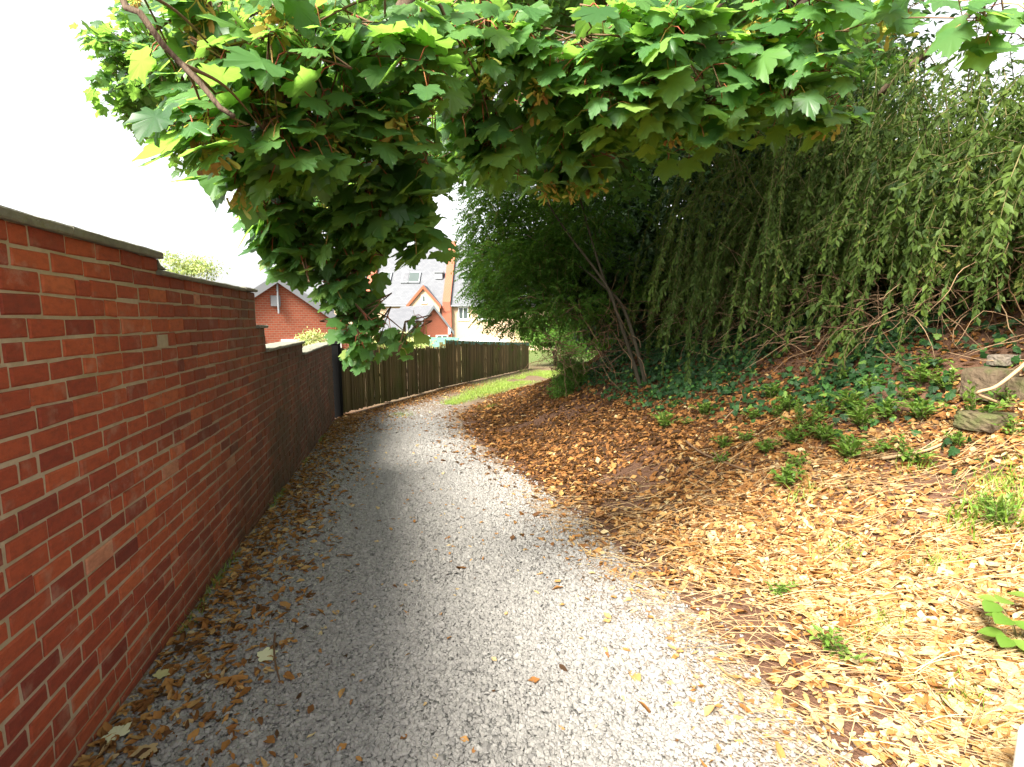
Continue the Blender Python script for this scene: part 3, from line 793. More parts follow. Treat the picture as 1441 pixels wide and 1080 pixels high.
def sycamore():
    bx, by = 4.3, 9.6; bz = float(H(bx, by))
    root = thing('sycamore_tree', 'broad leaved sycamore tree with hanging seed bunches arching over the gravel path', 'tree', (bx, by, bz))
    tr = MB()
    tp = bez([(bx, by, bz - .2), (bx - .1, by - .1, bz + 1.2), (bx - .35, by - .3, bz + 2.6), (bx - .5, by - .6, bz + 4.0), (bx - .3, by - .7, bz + 6)])
    tr.tube(tp, np.linspace(.20, .09, len(tp)), 12); tr.build('trunk', M['bark'], root, True)
    fork = np.array((bx - .4, by - .4, bz + 2.9))
    limbs = [
        [fork, (1.6, 5.2, 4.75), (.2, 3.7, 4.2), (-.5, 2.9, 3.3), (-.72, 2.55, 2.55), (-.78, 2.45, 1.95), (-.72, 2.42, 1.6)],
        [(.2, 3.7, 4.2), (-.9, 2.2, 3.7), (-1.15, 1.35, 3.05), (-.92, 1.22, 2.36), (-.66, 1.25, 2.03)],
        [(1.6, 5.2, 4.75), (1.5, 3.8, 4.0), (1.0, 2.9, 3.1), (.5, 2.5, 2.7)],
        [fork, (2.6, 5.2, 4.4), (2.0, 3.7, 3.7), (1.35, 2.75, 2.85)],
        [fork, (.6, 7.6, 5.9), (-1.6, 7.0, 5.9), (-3.4, 6.3, 5.0), (-4.0, 6.0, 4.5)],
        [(-.9, 2.2, 3.7), (-.4, 1.8, 2.9), (-.2, 1.9, 2.55)],
        [(bx - .3, by - 1.0, bz + 1.5), (4.4, 6.0, 4.3), (5.2, 5.2, 5.2), (6.3, 4.6, 6.4)],
    ]
    segs = []
    for L, r in zip(limbs, (.075, .015, .04, .045, .06, .012, .055)):
        b_ = MB(); P = bez(L); P[1:-1] += rng.normal(0, .012, (len(P) - 2, 3))
        b_.tube(P, np.linspace(r, max(r * .18, .006), len(P)), 8); b_.build('branch', M['bark'], root, True); segs.append(P)
    allseg = np.vstack(segs)
    # (centre, radii, twigs, leaf size): where the twigs of the crown are
    blobs = []
    def B(px, py, Y, r, n, s=.145): blobs.append((at(px, py, Y), np.array(r), n, s))
    B(318, 100, 1.62, (.12, .15, .12), 9, .115); B(300, 25, 1.7, (.10, .15, .05), 5, .11); B(260, 120, 1.75, (.04, .12, .08), 4, .12); B(420, 65, 1.7, (.2, .3, .2), 13, 0.130)
    B(370, 190, 1.6, (.08, .2, .08), 4, 0.143); B(560, 70, 1.9, (.26, .3, .26), 19, 0.130); B(440, 180, 1.9, (.24, .3, .17), 19, 0.130); B(570, 180, 2.1, (.22, .3, .2), 19, 0.130)
    B(405, 280, 2.2, (.10, .2, .12), 12, 0.124); B(500, 280, 2.2, (.20, .25, .17), 22, 0.124); B(595, 245, 2.4, (.11, .25, .14), 13, 0.124); B(590, 330, 2.3, (.04, .1, .02), 3, 0.161)
    B(425, 350, 2.3, (.10, .2, .09), 20, .095); B(505, 345, 2.4, (.07, .2, .08), 13, .10); B(478, 402, 2.35, (.035, .12, .06), 13, .088); B(510, 415, 2.4, (.03, .1, .03), 5, .088)
    B(500, 455, 2.35, (.03, .08, .03), 6, .085); B(530, 474, 2.35, (.02, .06, .012), 3, .085); B(510, 490, 2.32, (.015, .05, .012), 3, .08)
    B(690, 60, 2.2, (.28, .3, .25), 19, 0.137); B(820, 70, 2.3, (.3, .35, .25), 22, 0.143); B(950, 60, 2.4, (.3, .35, .28), 22, 0.148); B(1080, 70, 2.5, (.28, .35, .26), 19, 0.148)
    B(680, 190, 2.5, (.22, .3, .14), 12, 0.137); B(770, 165, 2.6, (.25, .3, .12), 13, 0.143); B(880, 150, 2.5, (.25, .3, .11), 14, 0.148); B(1000, 150, 2.6, (.22, .3, .09), 9, 0.148); B(1110, 125, 2.5, (.14, .25, .10), 7, 0.148)
    B(290, 175, 1.5, (.07, .15, .06), 3, 0.133); B(350, 235, 1.8, (.07, .15, .06), 5, 0.122); B(385, 325, 2.2, (.05, .15, .08), 7, 0.117)
    B(700, 218, 2.5, (.13, .2, .06), 6, 0.137); B(835, 225, 2.7, (.22, .2, .07), 9, 0.143); B(960, 195, 2.6, (.10, .2, .05), 4, 0.148); B(770, 250, 2.9, (.12, .2, .05), 5, 0.137); B(1150, 160, 2.6, (.08, .15, .04), 3, 0.148)
    B(1160, 50, 2.8, (.14, .25, .14), 5, 0.148); B(1385, 30, 2.1, (.12, .2, .06), 3, 0.148); B(1270, 5, 2.4, (.25, .2, .06), 3, 0.148)
    B(570, 468, 2.4, (.015, .05, .01), 3, .085)
    # behind: the thick of the crown
    B(185, 110, 5.6, (.22, .6, .55), 50, .12); B(270, 205, 5.6, (.3, .6, .25), 40, .12); B(225, 95, 5.6, (.55, .7, .7), 90, .12); B(330, 60, 5.8, (.9, .9, .8), 110, .12); B(300, 180, 5.8, (.45, .7, .5), 60, .12); B(470, 150, 6.0, (1.1, 1., 1.1), 130, .12); B(600, 110, 6.0, (1.1, 1., 1.2), 130, .12)
    B(400, 250, 5.6, (.35, .6, .45), 40, .11); B(490, 270, 5.0, (.4, .8, .4), 60, .11); B(580, 220, 5.4, (.4, .7, .4), 60, .11)
    B(720, 60, 5.2, (1., 1., .9), 110, .12); B(880, 60, 4.8, (1.1, 1., .8), 120, .12); B(1040, 50, 5.0, (1., 1., .7), 90, .12); B(670, 200, 5.4, (.6, .8, .45), 70, .12)
    B(800, 170, 6.4, (1., .8, .6), 90, .12); B(950, 130, 6.6, (1.1, .8, .7), 90, .12); B(740, 130, 7.5, (1.2, .8, .8), 90, .13); B(1120, 100, 6.4, (.8, .8, .7), 60, .12); B(720, 200, 7.0, (.9, .7, .6), 110, .12); B(860, 220, 7.2, (1., .6, .6), 90, .12); B(1220, 60, 6.6, (.5, .6, .5), 30, .12)
    for c, r, n in (((-.6, 4.4, 4.9), (1.5, 1.3, .5), 120), ((1.0, 4.9, 5.4), (1.6, 1.4, .6), 150), ((2.6, 6, 6.2), (2., 1.6, .9), 190), ((-1, 6, 6.4), (2., 1.6, .8), 190),
                    ((.8, 7.5, 6.8), (2., 1.5, 1.), 190), ((-2.6, 7.2, 6.), (1.6, 1.6, 1.), 130), ((5., 6.5, 7.6), (1.8, 1.6, 1.), 60), ((-1.3, 1.5, 6.2), (1.2, 1.2, .5), 140), ((.2, 2.6, 6.2), (1.2, 1.2, .5), 210), ((1.5, 3.3, 6.4), (1.2, 1.1, .5), 150), ((1.0, 1.8, 6.4), (1.0, .9, .4), 90), ((.4, 4.4, 6.2), (1.3, 1.2, .5), 130), ((.2, 6.2, 6.), (1.6, 1.2, .6), 170), ((-1., 8.6, 6.8), (1.8, 1.5, .8), 150)):
        blobs.append((np.array(c), np.array(r), n, .15))  # masses mostly out of view overhead, added to shade bank and shrubs
    P_, T_, N_, S_, C_ = [], [], [], [], []
    tw, st = MB(), MB(); seeds = []
    for c, r, n, sz in blobs:
        # a branchlet from the nearest limb to the blob
        d = np.linalg.norm(allseg - c, axis=1) + 2.0 * np.clip(c[2] - allseg[:, 2], 0, 9); a = allseg[np.argmin(d)]
        q = bez([a, a * .5 + c * .5 + (0, 0, .12 * np.linalg.norm(a - c)), c + (0, 0, r[2] * .2)], 6)
        far = np.linalg.norm(c - (0, 0, EYE)) > 4
        tw.tube(q, np.linspace(.011 if far else .0055, .0022, len(q)), 6, .25)
        far = np.linalg.norm(c - (0, 0, EYE)) > 4
        for k in range(n):
            u = rdir(1)[0] * rng.random() ** .4
            e = c + u * r
            s0 = c + u * r * .25 + (0, 0, .05)
            dirn = norm(e - s0 + rng.normal(0, .1, 3) + (0, 0, -.02))
            ln = rng.uniform(.10, .22)
            cur = np.array([e - dirn * ln * (1 - f) + np.array((0, 0, -.10 * f * f * ln)) for f in np.linspace(0, 1, 5)])
            tw.tube(np.vstack([c + (0, 0, r[2] * .2), s0, cur]), np.linspace(.0045, .0018, 7), 4, rng.uniform(.1, .6))
            m = rng.integers(3, 5); ang = rng.uniform(0, 6.28)
            side0 = norm(np.cross(dirn, (0, 0, 1.0)) + 1e-3); up0 = np.cross(side0, dirn)
            for w in range(m):
                f = (w + 1) / m; p = cur[min(4, int(f * 4))]
                for sg in (0, math.pi):
                    a_ = ang + w * 1.45 + sg
                    if rng.random() < .12: continue
                    od = norm(dirn * rng.uniform(.3, .9) + (side0 * math.cos(a_) + up0 * math.sin(a_)) * .9 + (0, 0, .15))
                    pl = rng.uniform(.05, .11) * (sz / .145)
                    hp = p + od * pl + (0, 0, -.012)
                    if not far:
                        st.tube([p, p + od * pl * .55 + (0, 0, .008), hp], (.0022, .0018, .0018), 4, rng.random())
                    ho = norm(np.array((od[0], od[1], 0)) * (.55 if not far else 1) + (np.array((-.22, -.62, 0)) if not far else 0) + rng.normal(0, .2, 3))
                    dr = rng.uniform(.25, 1.5)
                    tip = norm(ho + np.array((0, 0, -dr)) + rng.normal(0, .22, 3))
                    nn = norm(ho * dr + np.array((0, 0, 1.0)) + rng.normal(0, .28, 3))
                    P_.append(hp); T_.append(tip); N_.append(nn); S_.append(sz * rng.uniform(.62, 1.2) * (1 if w < m - 1 else .8)); C_.append(np.clip(rng.normal(.45, .22), 0, 1))
            if rng.random() < (.11 if not far else .04): seeds.append((e + (0, 0, -.03), rng.uniform(.95, 1.5)))
    P_, T_, N_ = map(np.array, (P_, T_, N_))
    S3 = np.array(S_)[:, None] * np.column_stack([rng.uniform(.85, 1.1, len(S_)), np.ones(len(S_)), rng.uniform(.2, 1.9, len(S_))])
    fo = MB(); Rm = frames(T_, N_); C_ = np.array(C_)
    for q, (v, f, b_) in enumerate(SYC): fo.scatter(v, f, P_[q::8], Rm[q::8], S3[q::8], C_[q::8], b_)
    fo.build('foliage', M['syc'], root, True)
    tw.build('twigs', M['twig'], root, True); st.build('leaf_stalks', M['stalk'], root, True)
    # hanging bunches of winged seeds
    wing = np.array([(-.10, 0, 0), (.10, 0, 0), (.17, .3, .03), (.24, .62, 0), (.18, .92, -.02), (0, 1, 0), (-.14, .8, .02), (-.10, .35, .03)])
    wf = np.array([(0, 1, 2, 7), (7, 2, 3, 6), (6, 3, 4, 5)])
    kinds = []
    for v in range(4):
        m = MB(); n = 26
        d = rdir(n); d[:, 2] = -np.abs(d[:, 2]) * .7 - .35; d = norm(d)
        p = np.stack([rng.normal(0, .022, n), rng.normal(0, .022, n), rng.uniform(-.085, 0, n)], -1)
        m.scatter(wing, wf, p, frames(d, rdir(n)), rng.uniform(.032, .046, n), np.clip(rng.normal(.5 + .13 * v, .2, n), 0, 1))
        nut = np.array([(0,0,1),(1,0,0),(0,1,0),(-1,0,0),(0,-1,0),(0,0,-1)], float); nf = np.array([(0,1,2),(0,2,3),(0,3,4),(0,4,1),(5,2,1),(5,3,2),(5,4,3),(5,1,4)])
        m.scatter(nut, nf, p, frames(d, rdir(n)), np.full(n, .0045), np.full(n, .5))
        for w in range(6): m.tube([(0, 0, .03), p[w] * .5 + (0, 0, .01), p[w]], .0012, 3, .6)
        kinds.append(m)
    seeds = sorted(seeds, key=lambda q: np.linalg.norm(q[0] - (0, 0, EYE)))[:95]
    proto = [k.build('seed_cluster', M['seed'], root) for k in kinds]
    for i, (p, s) in enumerate(seeds):
        o = proto[i] if i < 4 else proto[int(rng.integers(0, 4))].copy()
        if i >= 4: COL.objects.link(o); o.parent = root
        o.location = p - np.array(root.location); o.scale = (s, s, s); o.rotation_euler = (0, 0, rng.uniform(0, 6))
sycamore()

# ---------------------------------------------------------------- shrubs and trees on the bank
def foliage_in(mb, centre, radii, n, tv, tf, size, tint=(.5, .22), droop=.4, hollow=.0, out=.6, clump=0, cl_r=.25, zmin=-1):
    """leaves through an uneven ellipsoid, gathered in clumps"""
    c, r = np.asarray(centre, float), np.asarray(radii, float)
    if clump:
        u = rdir(clump, zmin) * (hollow + (1 - hollow) * rng.random((clump, 1)) ** .45)
        cc = c + u * r * rng.uniform(.8, 1.12, (clump, 1)); k = rng.integers(0, clump, n)
        off = rng.normal(0, cl_r, (n, 3)) * (1, 1, .55)
        p = cc[k] + off; o = norm(u[k] + .6 * norm(off)); ct = rng.normal(0, .16, clump)[k]
    else:
        u = rdir(n, zmin) * (hollow + (1 - hollow) * rng.random((n, 1)) ** .45)
        p = c + u * r; o = norm(u); ct = 0
    tip = norm(o * out + rng.normal(0, .5, (n, 3)) + (0, 0, -droop)); nn = norm(o * .5 + (0, 0, .8) + rng.normal(0, .45, (n, 3)))
    mb.scatter(tv, tf, p, frames(tip, nn), size * rng.uniform(.6, 1.25, n), np.clip(rng.normal(tint[0], tint[1], n) + ct, 0, 1))

def weeping():
    root_p = (4.7, 4.6, float(H(4.7, 4.6)))
    root = thing('weeping_shrub', 'large weeping shrub with long drooping leafy strands on top of the right bank', 'shrub', root_p)
    st, lv, dead = MB(), MB(), MB()
    P_, T_, N_, S_, C_ = [], [], [], [], []
    def leaves_on(cur, f0, step=.034, size=.078, ct=0.0):
        seg = np.linalg.norm(np.diff(cur, axis=0), axis=1); cum = np.concatenate([[0], np.cumsum(seg)]); L = cum[-1]
        ss = np.arange(L * f0, L, step)
        p = np.stack([np.interp(ss, cum, cur[:, q]) for q in range(3)], -1)
        t = norm(np.gradient(p, axis=0)) if len(p) > 1 else np.array([[0, 0, -1.0]])
        a = rng.uniform(0, 6.28, len(p)); base = rdir(len(p)); sd = norm(base - (base * t).sum(1, keepdims=True) * t)
        for sg in (1, -1):
            tip = norm(sd * sg * .75 + t * .65 + (0, 0, -.35) + rng.normal(0, .2, p.shape))
            P_.append(p); T_.append(tip); N_.append(norm(rng.normal(0, .6, p.shape) + (0, -.1, 1))); S_.append(size * rng.uniform(.6, 1.2, len(p)))
            C_.append(np.clip(rng.normal(.46 + ct, .13, len(p)), 0, 1))
    for k in range(640):
        y = rng.uniform(1.6, 8.6); t = rng.uniform(3.9, 5.6)
        x = toe(y) + t * 1.04
        b_ = np.array((x, y, float(H(x, y)) - .05))
        out = norm(np.array((-1.0, -.25 + rng.normal(0, .85), 0)))
        hm = rng.uniform(.6, 2.0) * np.interp(y, [1.6, 3, 4.5, 6, 8.6], [.64, .80, 1.05, 1.35, 1.45]); reach = rng.uniform(.9, 2.3) * np.interp(y, [2, 7, 9], [1, 1, .75]); end = rng.uniform(-.1, .95) + np.interp(y, [2, 4, 5.5, 7], [.4, .1, -.4, -.6])
        n = 13; cur = []
        pk = rng.uniform(.42, .6)
        for q in np.linspace(0, 1, n):
            if q < pk: z = hm * (1 - (1 - q / pk) ** 2)
            else: z = hm - (hm - end) * ((q - pk) / (1 - pk)) ** 1.6
            hz = reach * (q ** .9 if q < .75 else .75 ** .9 + (q - .75) * .55)
            cur.append(b_ + out * hz + (0, 0, z))
        cur = np.array(cur); cur[2:] += np.cumsum(rng.normal(0, .036, (n - 2, 3)), 0)
        gz = H(cur[:, 0], cur[:, 1]) + .12
        cur = cur[: max(5, n if (cur[:, 2] > gz).all() else int(np.argmax((cur[:, 2] <= gz) & (np.arange(n) > 5))) or n)]
        st.tube(cur, np.linspace(.0065, .0016, len(cur)), 4, rng.uniform(.1, .9))
        ct, sz = rng.normal(0, .2), rng.uniform(.055, .095); leaves_on(cur, rng.uniform(.3, .5), .034, sz, ct)
        for w in range(rng.integers(1, 4)):                     # side shoots
            i = rng.integers(4, len(cur)); p = cur[i - 1]; ln = rng.uniform(.15, .5)
            d = norm(out * .5 + rng.normal(0, .6, 3)); sc = np.array([p + d * ln * f + np.array((0, 0, -.7 * ln * f * f)) for f in np.linspace(0, 1, 5)])
            st.tube(sc, np.linspace(.003, .0012, 5), 3, rng.random()); leaves_on(sc, .1, .034, sz, ct)
    # inner leaves that close the mass
    for k in range(9):
        y = 1.8 + k * .78; x = toe(y) + 4.6 * 1.04
        foliage_in(lv, (x + .3, y, float(H(x, y)) + .75), (1.0, .7, .85), 3000, LV, LF, .07, (.35, .2), .8, .2, .5, 26, .16)
        for q in range(5):                                      # bulging leafy clumps on the open side
            yy = y + rng.uniform(-.4, .4); xx = toe(yy) + rng.uniform(3.5, 4.3) * 1.04; c_ = np.array((xx, yy, float(H(xx, yy)) + rng.uniform(.75, 1.9) * np.interp(yy, [2, 4], [.75, 1])))
            foliage_in(lv, c_, (.34, .34, .26), 330, OV, OF, .052, (rng.uniform(.3, .75), .15), .5, 0, .6, 7, .10)
        if k > 2: foliage_in(lv, (x + .1, y, float(H(x, y)) + 1.65), (.8, .7, .6), 1700, LV, LF, .07, (.45, .2), .8, .1, .5, 18, .16)
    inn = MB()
    for k in range(16):                                         # dark leaves low down, added for the deep shade behind the strands
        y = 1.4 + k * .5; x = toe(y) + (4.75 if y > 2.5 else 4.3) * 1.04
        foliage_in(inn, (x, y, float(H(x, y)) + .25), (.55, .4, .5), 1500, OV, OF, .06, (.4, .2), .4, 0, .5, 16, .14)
    inn.build('shade_foliage', M['dark'], root)
    lv.scatter(LV, LF, np.concatenate(P_), frames(np.concatenate(T_), np.concatenate(N_)), np.concatenate(S_), np.concatenate(C_))
    lv.build('foliage', M['weep'], root); st.build('stems', M['greentwig'], root, True)
    for k in range(900):                                        # tangle of bare stems below
        y = rng.uniform(1.9, 8.5); t = rng.uniform(3.2, 4.9); x = toe(y) + t * 1.04
        p = np.array((x, y, float(H(x, y)) + rng.uniform(-.02, .9))); d = norm(np.array((rng.uniform(-1, .1), rng.normal(-.2, .6), rng.uniform(-.5, .7))))
        cur = [p]
        for q in range(7):
            d = norm(d + rng.normal(0, .22, 3) + (0, 0, -.10)); p = p + d * rng.uniform(.08, .17)
            if p[2] < H(p[0], p[1]) + .01: break
            cur.append(p)
        if len(cur) > 2: dead.tube(cur, np.linspace(rng.uniform(.003, .008), .0015, len(cur)), 4, rng.uniform(0, 1))
    dead.build('bare_stems', M['twig'], root, True)
weeping()

def feathery():
    b0 = spot(905, 547)
    root = thing('feathery_tree', 'slender two stemmed tree with fine feathery leaves leaning over the path', 'tree', b0)
    Y = b0[1]
    for L, r in (([b0 + (0, 0, -.1), at(888, 500, Y), at(868, 440, Y - .1), at(852, 400, Y - .1), at(800, 330, Y), at(760, 270, Y + .2)], .034),
                 ([b0 + (.08, 0, -.1), at(896, 490, Y - .1), at(876, 432, Y), at(852, 405, Y + .1), at(815, 375, Y + .4), at(740, 330, Y + 1)], .032),
                 ([at(862, 425, Y - .05), at(842, 370, Y), at(822, 300, Y + .1), at(800, 220, Y + .3)], .02)):
        c = MB(); P = bez(L); c.tube(P, np.linspace(r, .012, len(P)), 8); c.build('trunk', M['greybark'], root, True)
    tw, lf = MB(), MB(); P_, T_, N_, S_, C_ = [], [], [], [], []
    blobs = []
    def B(px, py, Yd, r, n): blobs.append((at(px, py, Yd), np.array(r), n))
    B(700, 290, Y + 1.6, (.55, .8, .65), 450); B(735, 375, Y + 1.0, (.8, .9, .6), 620); B(690, 385, Y + 2., (.5, .8, .6), 430); B(800, 330, Y + .6, (.9, .7, .7), 360); B(700, 240, Y + 2.4, (.8, .8, .6), 240); B(670, 340, Y + 2.6, (.35, .7, .6), 160)
    B(725, 440, Y + 1.2, (.6, .8, .3), 260); B(790, 430, Y + .3, (.7, .6, .35), 220); B(760, 250, Y + 1.2, (.9, .9, .5), 300); B(850, 270, Y + .5, (.8, .7, .7), 150); B(870, 390, Y + 1.0, (.7, .5, .6), 110)
    for c, r, n in blobs:
        for k in range(n):
            u = rdir(1)[0] * rng.random() ** .4; e = c + u * r
            d = norm(u * (1, 1, .5) + rng.normal(0, .5, 3) + (-.25, -.2, -.1)); ln = rng.uniform(.16, .30)
            m = 9; fs = np.linspace(0, 1, m); cur = e + d * ln * fs[:, None] * 1.0 + np.array((0, 0, -.35 * ln)) * (fs ** 2)[:, None]
            if k % 2 == 0: tw.tube(cur[::4], (.003, .002, .0012), 3, .4)
            t = norm(np.gradient(cur, axis=0)); sd = norm(np.cross(t, (0, 0, 1.0) + rng.normal(0, .3, 3)))
            tn = np.clip(rng.normal(.5, .2), 0, 1)
            for sg in (1, -1):
                P_.append(cur[1:]); T_.append(norm(sd[1:] * sg + t[1:] * .5 + (0, 0, -.2) + rng.normal(0, .12, (m - 1, 3)))); N_.append(norm((0, 0, 1) + rng.normal(0, .3, (m - 1, 3))))
                S_.append(rng.uniform(.045, .075, m - 1)); C_.append(np.clip(tn + rng.normal(0, .1, m - 1), 0, 1))
    lf.scatter(LV, LF, np.concatenate(P_), frames(np.concatenate(T_), np.concatenate(N_)), np.concatenate(S_), np.concatenate(C_))
    foliage_in(lf, at(750, 340, Y + 2.3), (1.0, .7, 1.05), 11000, DV, DF, .085, (.3, .18), .4, .1, .6, 70, .2)
    foliage_in(lf, at(700, 420, Y + 2.3), (.6, .6, .4), 4000, DV, DF, .085, (.4, .2), .4, .1, .6, 40, .14)
    lf.build('foliage', M['feather'], root); tw.build('twigs', M['twig'], root)
    # dead twiggy tangle under the crown
    dd = MB()
    for k in range(150):
        p = at(rng.uniform(760, 900), rng.uniform(420, 520), Y + rng.uniform(-.3, 1.2)); d = rdir(1)[0]; cur = [p]
        for q in range(6):
            d = norm(d + rng.normal(0, .25, 3)); p = p + d * .12; p[2] = max(p[2], float(H(p[0], p[1])) + .01); cur.append(p)
        dd.tube(cur, np.linspace(.006, .0015, 7), 3, rng.uniform(0, .7))
    dd.build('dead_twigs', M['twig'], root)
feathery()

def bush(name, label, cat, base, blobs, mat, tv=OV, tf=OF, size=.06, stems=6, sr=.03, bark='greybark', group=None, tint=(.5, .22), stem_top=None):
    """a shrub or tree: stems from the base up into each mass of leaves"""
    root = thing(name, label, cat, base, group)
    s, f = MB(), MB(); base = np.asarray(base, float)
    for c, r, n, cl in blobs:
        foliage_in(f, c, r, n, tv, tf, size, tint, .35, .1, .6, cl, float(np.mean(r)) * .24)
    for k in range(stems):
        c, r, n, cl = blobs[k % len(blobs)]; e = np.asarray(c) + rdir(1)[0] * r * .6
        P = bez([base + rng.normal(0, .1, 3) * (1, 1, 0) - (0, 0, .1), base * .6 + e * .4 + rng.normal(0, .15, 3), e]); s.tube(P, np.linspace(sr, sr * .2, len(P)), 6, rng.random())
    s.build('stem' if cat != 'tree' else 'trunk', M[bark], root, True); f.build('foliage' if cat != 'tree' else 'crown', M[mat], root)
    return root

def hb(x, y, dz=0): return np.array((x, y, float(H(x, y)) + dz))
# dark evergreens behind the slender tree and behind the weeping shrub
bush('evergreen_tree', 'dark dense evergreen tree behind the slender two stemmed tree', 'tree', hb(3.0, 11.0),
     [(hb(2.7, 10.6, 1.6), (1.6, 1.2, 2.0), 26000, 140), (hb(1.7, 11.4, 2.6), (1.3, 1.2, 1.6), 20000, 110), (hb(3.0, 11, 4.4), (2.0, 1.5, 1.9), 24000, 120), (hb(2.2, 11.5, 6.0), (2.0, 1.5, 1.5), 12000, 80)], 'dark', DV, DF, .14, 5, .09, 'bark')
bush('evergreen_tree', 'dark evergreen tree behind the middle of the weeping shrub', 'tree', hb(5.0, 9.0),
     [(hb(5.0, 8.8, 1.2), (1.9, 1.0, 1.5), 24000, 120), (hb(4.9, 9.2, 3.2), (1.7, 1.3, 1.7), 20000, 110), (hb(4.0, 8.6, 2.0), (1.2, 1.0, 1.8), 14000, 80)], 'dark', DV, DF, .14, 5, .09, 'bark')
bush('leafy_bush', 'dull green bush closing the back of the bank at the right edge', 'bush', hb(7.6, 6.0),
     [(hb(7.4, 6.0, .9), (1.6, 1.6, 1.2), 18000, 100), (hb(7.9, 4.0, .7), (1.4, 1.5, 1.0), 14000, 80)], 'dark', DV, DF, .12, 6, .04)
bush('leafy_bush', 'shaded bush beyond the slender tree where the path bends right', 'bush', hb(3.6, 17.5),
     [(hb(3.2, 16.5, 1.3), (1.6, 1.5, 1.3), 10000, 70), (hb(4.6, 19.5, 1.6), (2., 2., 1.8), 10000, 70), (hb(2.6, 14, 1.2), (1.2, 1.2, 1.0), 7000, 60)], 'feather', DV, DF, .11, 7, .05, tint=(.35, .2))
bush('leafy_bush', 'bright green leafy bush hanging at the end of the fence', 'bush', hb(2.6, 29),
     [(hb(1.7, 28, 2.0), (1.4, 1.4, 1.0), 7000, 60), (hb(3.8, 31, 2.1), (2.6, 2., 1.8), 12000, 90)], 'feather', DV, DF, .17, 6, .06, tint=(.75, .2))
sb = spot(800, 556)
bush('grassy_bush', 'low bright green broom like bush at the foot of the bank beside the slender tree', 'bush', sb,
     [(sb + (.10, .3, .42), (.33, .4, .38), 5200, 60), (sb + (-.08, .1, .15), (.30, .35, .22), 2600, 40)], 'feather', LV, LF, .045, 10, .008, 'greentwig', tint=(.8, .18))
vb = at(560, 500, 18.5); vb[2] = -.7
bush('variegated_shrub', 'pale variegated shrub showing above the lower fence', 'shrub', vb,
     [(at(560, 486, 18.5), (.75, .6, .45), 5000, 60), (at(595, 492, 18.3), (.5, .5, .28), 2200, 40), (at(520, 488, 18.6), (.6, .5, .3), 2000, 40)], 'pale', DV, DF, .085, 8, .02)
tb = at(262, 470, 34); tb[2] = -1.5
bush('garden_tree', 'pale yellow green tree far off above the brick wall', 'tree', tb,
     [(at(255, 372, 34), (1.6, 1.4, .85), 1500, 70), (at(285, 378, 34), (1.3, 1.2, .7), 900, 50), (at(250, 400, 34), (1.8, 1.5, 1.0), 1200, 50)], 'pale', DV, DF, .19, 5, .09, tint=(.3, .2))
lb = at(452, 478, 12.5); lb[2] = -.5
bush('garden_shrub', 'small flowering shrub with tawny tips behind the low end of the brick wall', 'shrub', lb,
     [(at(440, 478, 12.5), (.35, .4, .2), 1500, 30)], 'pale', DV, DF, .07, 5, .012, tint=(.6, .3))

